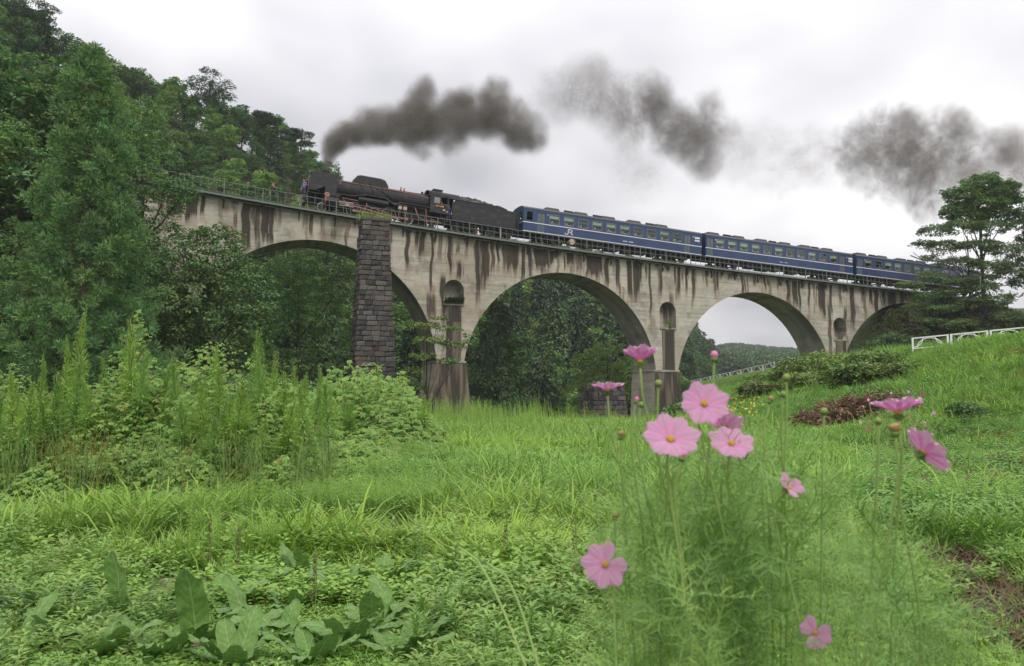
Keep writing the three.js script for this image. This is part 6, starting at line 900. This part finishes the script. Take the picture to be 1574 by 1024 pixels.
  const ball = (() => { const r2 = rng(450), L = new Leaves(); for (let i = 0; i < 70; i++) { const d = dirOn(r2); L.leaf(d.clone().multiplyScalar(0.004), d, V(0, 1, 0.2), 0.012, 0.004, tone(r2, 0.2, 0.08)); } return L.build(); })();
  const ch = thing('clover_flower', 'single pink clover head in front of the long dock leaf', 'flower', hit(300, 1036)); part('head', ball, leafMat([0.5, 0.2, 0.34], 0.3), ch).position.set(0, 0.13, 0); part('stem', bar(V(0, 0, 0), V(0, 0.13, 0), 0.0015, 4), stalk, ch);
  for (const [px, py, label] of [[127, 1008, 'small blue flower at the lower left among the dock leaves'], [213, 966, 'small blue flower beside the upright dock leaf']]) { const t = thing('blue_flower', label, 'flower', hit(px, py + 12)), L = new Leaves(), d = new THREE.Vector3(0, 0.5, 1).normalize(); for (const a of [0.6, 2.5]) L.leaf(V(0, 0.05, 0), V(Math.cos(a), Math.sin(a), 0.3).normalize(), d, 0.014, 0.013, [1, 1, 1]); part('petals', L.build(), leafMat([0.05, 0.08, 0.5], 0.3), t); part('stem', bar(V(0, 0, 0), V(0, 0.05, 0), 0.0015, 4), stalk, t); }
}
{ // ---- cosmos
  const r = rng(500), pinkTex = texture(64, 128, (u, v) => { const s = Math.abs(Math.sin(u * 22)), n = 0.9 + 0.2 * fbm(u * 8, v * 4, 2, 3), k = 0.93 + 0.07 * s; return [0.84 * n * k, 0.43 * n * k * k, 0.7 * n * k]; });
  const petalMat = phys([1, 1, 1], 0.7, { map: pinkTex, transmission: 0.6, thickness: 0, side: THREE.DoubleSide });
  const discMat = std([0.55, 0.36, 0.04], 0.8), stemMat = std([0.27, 0.4, 0.11], 0.6), calyxMat = std([0.12, 0.2, 0.05], 0.7), budMat = std([0.2, 0.29, 0.07], 0.7), pinkBud = std([0.62, 0.2, 0.38], 0.7), seedMat = std([0.3, 0.23, 0.08], 0.9);
  function petal(seed, cup, len = 0.039, wid = 0.03) { const q = rng(seed), g = new THREE.PlaneGeometry(1, 1, 8, 10), p = g.attributes.position; for (let i = 0; i < p.count; i++) { const s = p.getX(i) * 2, t = p.getY(i) + 0.5, W = wid * Math.pow(Math.sin(Math.PI * (0.08 + 0.62 * Math.pow(t, 0.9))), 1.1) * (t > 0.8 ? 1 - (t - 0.8) * 0.5 : 1), notch = t > 0.75 ? (0.5 - 0.5 * Math.cos(s * Math.PI * 3)) * -0.05 * (t - 0.75) * 4 - 0.16 * s * s * (t - 0.75) * 4 : 0, R = 0.004 + len * (t + notch), a = cup * (1 - 0.35 * t); p.setXYZ(i, s * W / 2, R * Math.sin(a) + 0.0016 * Math.cos(s * 9 + seed) * t - 0.1 * wid * s * s * t * Math.cos(a), R * Math.cos(a)); } g.computeVertexNormals(); return g; }
  const petals = new Map(); const petalGeo = (k, cup) => { const id = k + '_' + cup; if (!petals.has(id)) petals.set(id, petal(k * 7 + 3, cup, 0.037 + (k % 3) * 0.0022, 0.0265 + (k % 2) * 0.002)); return petals.get(id); };
  function frondGeo(seed) { const q = rng(seed), L = new Leaves(), thread = (o, d, l, w) => { const s = V(-d.z, 0.3 * q(), d.x).normalize().multiplyScalar(w / 2), b = d.clone().add(dirOn(q).multiplyScalar(0.35)).normalize(), m = o.clone().addScaledVector(d, l * 0.5), e = m.clone().addScaledVector(b, l * 0.5), c = tone(q, 0.2, 0.1); L.tri(o.clone().add(s), o.clone().sub(s), m.clone().add(s), c); L.tri(m.clone().add(s), o.clone().sub(s), m.clone().sub(s), c); L.tri(m.clone().add(s), m.clone().sub(s), e, c); return m; };
    for (let i = 0; i < 6; i++) { const f = i / 6 + q() * 0.08; for (const s of [1, -1]) { if (q() < 0.15) continue; const d = V(s * (0.5 + q() * 0.6), q() * 0.8 - 0.15, 0.5 + q() * 0.6).normalize(), o = V(0, f * 0.03, f * 0.062), l = (0.022 + q() * 0.022) * (1.15 - f * 0.5), m = thread(o, d, l, 0.0012); if (q() < 0.8) thread(m, d.clone().add(dirOn(q).multiplyScalar(0.8)).normalize(), l * 0.55, 0.001); } } thread(V(0, 0, 0), V(0, 0.42, 0.9), 0.085, 0.0016); return L; }
  const fronds = [0, 1, 2, 3, 4].map((k) => frondGeo(510 + k));
  function foliage(path, n, from, to, q, spread = 1) { const L = new Leaves(), v = V(0, 0, 0); for (let i = 0; i < n; i++) { const f = lerp(from, to, q()), o = path(f), m = new THREE.Matrix4().compose(o.add(V((q() - 0.5) * 0.05 * spread, 0, (q() - 0.5) * 0.05 * spread)), new THREE.Quaternion().setFromEuler(new THREE.Euler((q() - 0.6) * 1.6, q() * 6.28, (q() - 0.5) * 1.2, 'YXZ')), V(1, 1, 1).multiplyScalar(0.7 + q() * 0.8)), s = fronds[i % 5], hue = tone(q, 0.16, 0.08); for (let k = 0; k < s.p.length; k += 3) { v.set(s.p[k], s.p[k + 1], s.p[k + 2]).applyMatrix4(m); L.p.push(v.x, v.y, v.z); L.c.push(s.c[k] * hue[0], s.c[k + 1] * hue[1], s.c[k + 2] * hue[2]); } } return L.build(); }
  const leafMats = [leafMat([0.14, 0.255, 0.075], 0.4), leafMat([0.115, 0.225, 0.07], 0.4)];
  const viewDir = (a, b, c) => V(a, b * CP + c * SP, c * CP - b * SP).normalize();   // right, up, towards the viewer
  function plant(label, px, py, d, foot, o) {
    const head = at(px, py, d), fx = (foot[0] - CX) / FOCAL * foot[1], fz = -foot[1], base = V(fx, ground(fx, fz), fz), t = thing('cosmos_plant', label, 'flower', base), tip = head.clone().sub(base), n = o.n ?? V(0, 1, 0);
    const end = o.flower || o.bud ? tip.clone().addScaledVector(n, -0.008) : tip, c = new THREE.CatmullRomCurve3([V(0, -0.02, 0), V(tip.x * 0.18, tip.y * 0.4, tip.z * 0.2), V(tip.x * 0.55, tip.y * 0.75, tip.z * 0.6).add(V((r() - 0.5) * 0.03, 0, (r() - 0.5) * 0.03)), end.clone().addScaledVector(n, -0.035), end]);
    part('stem', new THREE.TubeGeometry(c, 26, o.thin ?? 0.0019, 6), stemMat, t);
    const up = n.clone(), quat = new THREE.Quaternion().setFromUnitVectors(V(0, 1, 0), up);
    if (o.flower) {
      const f = new THREE.Group(); f.name = 'flower'; f.position.copy(tip); f.quaternion.copy(quat); f.scale.setScalar(o.size ?? 1); t.add(f);
      const k0 = Math.floor(r() * 8); (o.which ?? [0, 1, 2, 3, 4, 5, 6, 7]).forEach((k) => { const m = part('petal', petalGeo((k + k0) % 5, o.cups?.[k] ?? o.cup), petalMat, f); m.rotation.y = (k + (r() - 0.5) * 0.2) * Math.PI / 4 + (o.spin ?? 0); });
      part('flower_centre', mg([sph(0.0054, 0, 0.002, 0, 1, 0.75, 1, 12), ...Array.from({ length: 22 }, (_, i) => { const a = i * 2.4, q = 0.0052 * Math.sqrt(i / 22); return sph(0.0014, Math.cos(a) * q, 0.0068 - q * 0.3, Math.sin(a) * q, 1, 1.5, 1, 5); })]), discMat, f);
      part('calyx', mg([cyl(0.0035, 0.0075, 0.009, 'y', 0, -0.006, 0, 10), ...Array.from({ length: 8 }, (_, i) => new THREE.ConeGeometry(0.0018, 0.013, 4).rotateZ(-1.15).translate(0.0095, -0.0045, 0).rotateY(i * 0.785))]), calyxMat, f);
    }
    if (o.bud) { const b = new THREE.Group(); b.name = 'bud'; b.position.copy(tip); b.quaternion.copy(quat); b.scale.setScalar(o.size ?? 1); t.add(b); part('bud_scale', sph(0.0062, 0, 0, 0, 1, 1, 1, 12), budMat, b); if (o.bud === 'pink') part('bud_petal', sph(0.0075, 0, 0.007, 0, 0.95, 1, 0.95, 12), pinkBud, b); if (o.bud === 'seed') part('seed_head', mg([sph(0.0085, 0.002, 0.007, 0, 1.1, 0.8, 1, 10), ...Array.from({ length: 14 }, (_, i) => bar(V(0, 0.004, 0), V(Math.cos(i * 2.4) * 0.011, 0.012, Math.sin(i * 2.4) * 0.011), 0.0009, 3))]), seedMat, b); part('sepal', mg(Array.from({ length: 6 }, (_, i) => new THREE.ConeGeometry(0.0014, 0.011, 4).rotateZ(-0.9).translate(0.0065, -0.003, 0).rotateY(i * 1.05))), calyxMat, b); }
    if (o.leaves !== 0) part('foliage', foliage((f) => c.getPoint(f), Math.round((o.leaves ?? 60) * 0.95), 0.2, o.upto ?? 0.82, r, o.spread ?? 1.6), leafMats[Math.floor(r() * 2)], t);
    return t;
  }
  const F = (label, px, py, d, foot, n, cup, x = {}) => plant(label, px, py, d, foot, { flower: true, n: viewDir(...n), cup, ...x });
  F('pink cosmos flower seen from the side before the second pier, topmost of the group', 984, 557, 1.46, [1085, 1.75], [0.02, 0.97, -0.1], 1.0, { size: 0.98, leaves: 50, upto: 0.6 });
  F('small pink cosmos flower seen edge-on before the broken stone pier, leftmost of the group', 934, 601, 1.8, [1000, 1.95], [0, 0.98, 0.0], 0.62, { size: 0.98, leaves: 50, upto: 0.6 });
  F('open pink cosmos flower facing the viewer, upper right of the largest one', 1082, 622, 1.32, [1120, 1.6], [0.02, 0.36, 0.93], 0.34, { size: 1.0, spin: 0.3, leaves: 70, upto: 0.6 });
  F('largest pink cosmos flower with its yellow centre low, tilted upwards', 1030, 678, 1.2, [1075, 1.4], [0.0, 0.6, 0.8], 0.55, { size: 1.08, spin: 0.1, leaves: 70, upto: 0.55 });
  F('pink cosmos flower seen from behind, overlapping the one just below it', 1114, 655, 1.5, [1130, 1.75], [0.25, 0.85, -0.4], 0.5, { size: 0.9, leaves: 50, upto: 0.6 });
  F('pink cosmos flower with a yellow centre, just below the overlapping one', 1124, 684, 1.38, [1150, 1.6], [-0.02, 0.72, 0.69], 0.32, { size: 0.98, spin: 0.2, leaves: 70, upto: 0.6 });
  F('pink cosmos flower seen from the side above the yellow seed head at the right', 1381, 636, 1.26, [1330, 1.5], [0.0, 0.97, -0.06], 0.74, { size: 1.05, leaves: 60, upto: 0.55 });
  F('pink cosmos flower turned edge-on, rightmost of all', 1418, 697, 1.2, [1350, 1.45], [0.8, 0.55, 0.0], 0.5, { size: 1.05, leaves: 60, upto: 0.55 });
  F('small half-open pink cosmos flower in the middle of the feathery leaves', 1212, 752, 1.34, [1215, 1.45], [0.35, 0.55, 0.75], 0.75, { size: 0.66, which: [0, 2, 3, 5, 6], leaves: 40 });
  F('lower left pink cosmos flower facing left with a yellow centre', 931, 868, 1.36, [960, 1.4], [-0.3, 0.25, 0.9], 0.22, { size: 0.98, spin: 0.4, which: [0, 1, 3, 4, 5, 6, 7], leaves: 60 });
  F('lowest pink cosmos flower near the bottom edge, facing left', 1254, 973, 1.3, [1262, 1.32], [-0.42, 0.15, 0.88], 0.3, { size: 0.66, which: [0, 1, 2, 4, 5, 7], leaves: 30 });
  const B = (label, px, py, d, foot, bud, x = {}) => plant(label, px, py, d, foot, { bud, n: viewDir((r() - 0.5) * 0.5, 0.9, 0.2), leaves: 46, upto: 0.6, ...x });
  B('pink cosmos bud just opening, high above the open flowers', 1098, 551, 1.4, [1060, 1.6], 'pink', { size: 0.95 });
  B('dark pink bud right below the largest cosmos flower', 1048, 704, 1.3, [1060, 1.5], 'pink', { size: 0.95 });
  B('yellow-brown seed head below the side-on flower at the right', 1375, 665, 1.15, [1270, 1.4], 'seed', { size: 1.0 });
  B('green cosmos bud just right of the topmost side-on flower stem', 1012, 589, 1.4, [1020, 1.6], 'green');
  B('small green bud below the topmost side-on flower', 986, 622, 1.5, [1010, 1.7], 'green', { size: 0.9 });
  B('pale green bud at the tip of the tall thin stem right of centre', 1209, 580, 1.4, [1180, 1.6], 'green', { size: 1.05 });
  B('green bud just below the tallest bud right of centre', 1204, 606, 1.42, [1185, 1.62], 'green', { size: 0.9 });
  B('yellowish bud left of the tall bud stem', 1183, 617, 1.5, [1172, 1.6], 'seed', { size: 0.75 });
  B('green bud on the leaning stem before the dead vine heap', 1267, 632, 1.4, [1235, 1.55], 'green');
  B('brown withered bud between the leftmost flower and the meadow', 954, 672, 1.5, [985, 1.7], 'seed', { size: 0.85 });
  B('brown seed head left of the middle of the feathery leaves', 945, 797, 1.5, [965, 1.6], 'seed', { size: 0.75 });
  B('small brown seed head under the overlapping pink flowers', 1145, 701, 1.6, [1150, 1.7], 'seed', { size: 0.75 });
  B('tan seed head beneath the small brown one', 1112, 718, 1.5, [1120, 1.6], 'seed', { size: 0.7 });
  B('small bud before the clover patch on a forked stem', 1350, 647, 1.2, [1270, 1.42], 'green', { size: 0.8 });
  B('reddish bud at the left among the thin stems', 978, 617, 1.45, [1000, 1.6], 'pink', { size: 0.6 });
  for (const [px, py, d, fx, label] of [[742, 862, 1.35, 990, 'cosmos bud on a stem arching far out to the left, upper one'], [700, 838, 1.5, 1000, 'cosmos bud at the tip of the longest stem arching to the left']]) plant(label, px, py, d, [fx, 1.25], { bud: 'green', n: viewDir(-0.85, 0.5, 0), leaves: 0, size: 0.8, thin: 0.0022 });
  // leafy stems without a flower that fill the clump
  for (let i = 0; i < 34; i++) { const px = 1180 + (r() + r() + r() - 1.5) * 340, d = 1.35 + r() * 1.3, py = 650 + Math.pow(Math.abs(px - 1190) / 250, 1.5) * 150 + r() * 220 + (d - 1.3) * 15; plant('flowerless feathery cosmos stem inside the pink cosmos clump', px, py, d, [px + (r() - 0.5) * 60, d + (r() - 0.5) * 0.2], { n: viewDir((r() - 0.5) * 0.4, 1, 0), leaves: 120, upto: 1, spread: 3.4 }).userData.group = 'flowerless stems of the cosmos clump'; }
  // distant magenta cosmos on the bank
  const flat = (() => { const L = new Leaves(); for (let k = 0; k < 8; k++) { const a = k * 0.785; L.leaf(V(0, 0, 0), V(Math.cos(a), 0.12, Math.sin(a)).normalize(), V(0, 1, 0), 0.042, 0.03, [1, 1, 1], 0.02); } return L.build(); })();
  const cols = [[0.42, 0.03, 0.16], [0.55, 0.07, 0.26], [0.74, 0.34, 0.55]].map((c) => leafMat(c, 0.3)), p = hit(1378, 690), t = thing('cosmos_clump', 'distant clump of magenta and pink cosmos on the bank behind the side-on flower', 'flowers', p), s = -p.z / FOCAL, q = rng(560);
  const spots = [[1340, 612], [1336, 625], [1344, 634], [1330, 650], [1343, 652], [1348, 648], [1350, 645], [1338, 660], [1382, 604], [1406, 602], [1412, 605], [1400, 612], [1390, 615], [1408, 618], [1422, 634], [1426, 612], [1402, 640], [1410, 654], [1412, 662], [1420, 648], [1372, 614], [1332, 615], [1434, 650], [1345, 690], [1430, 668]];
  const L = new Leaves(), st = [];
  for (const [px, py] of spots) { const h = at(px, py, -p.z).sub(p); h.z += (q() - 0.5) * 0.8; const m = part('flower', flat, cols[Math.floor(q() * 3)], t); m.position.copy(h); m.rotation.set(0.5 + q() * 0.7, q() * 6, (q() - 0.5) * 0.8); m.scale.setScalar(0.8 + q() * 0.5); st.push(tube([V(h.x * 0.5, -0.1, h.z * 0.5), V(h.x * 0.85, h.y * 0.6, h.z * 0.8), h.clone().add(V(0, -0.005, 0))], 0.004, 4, 8)); }
  part('stems', mg(st), stemMat, t);
  for (let i = 0; i < 2600; i++) { const a = dirOn(q), o = V(a.x * 0.95 * q(), 0.45 + a.y * 0.42, a.z * 0.6), d = dirOn(q).add(V(0, 0.7, 0)).normalize(); L.blade(o, d, V(0, 0, 0), 0.1 + q() * 0.08, 0.008, tone(q, 0.2, 0.08), 1); }
  tag(part('foliage', L.build(), leafMats[0], t), null, null, null, null);
}

// ------------------------------------------------------------------ thin summer haze
scene.fog = new THREE.FogExp2(0xdfe6ea, 0.0003);

renderer.render(scene, camera);
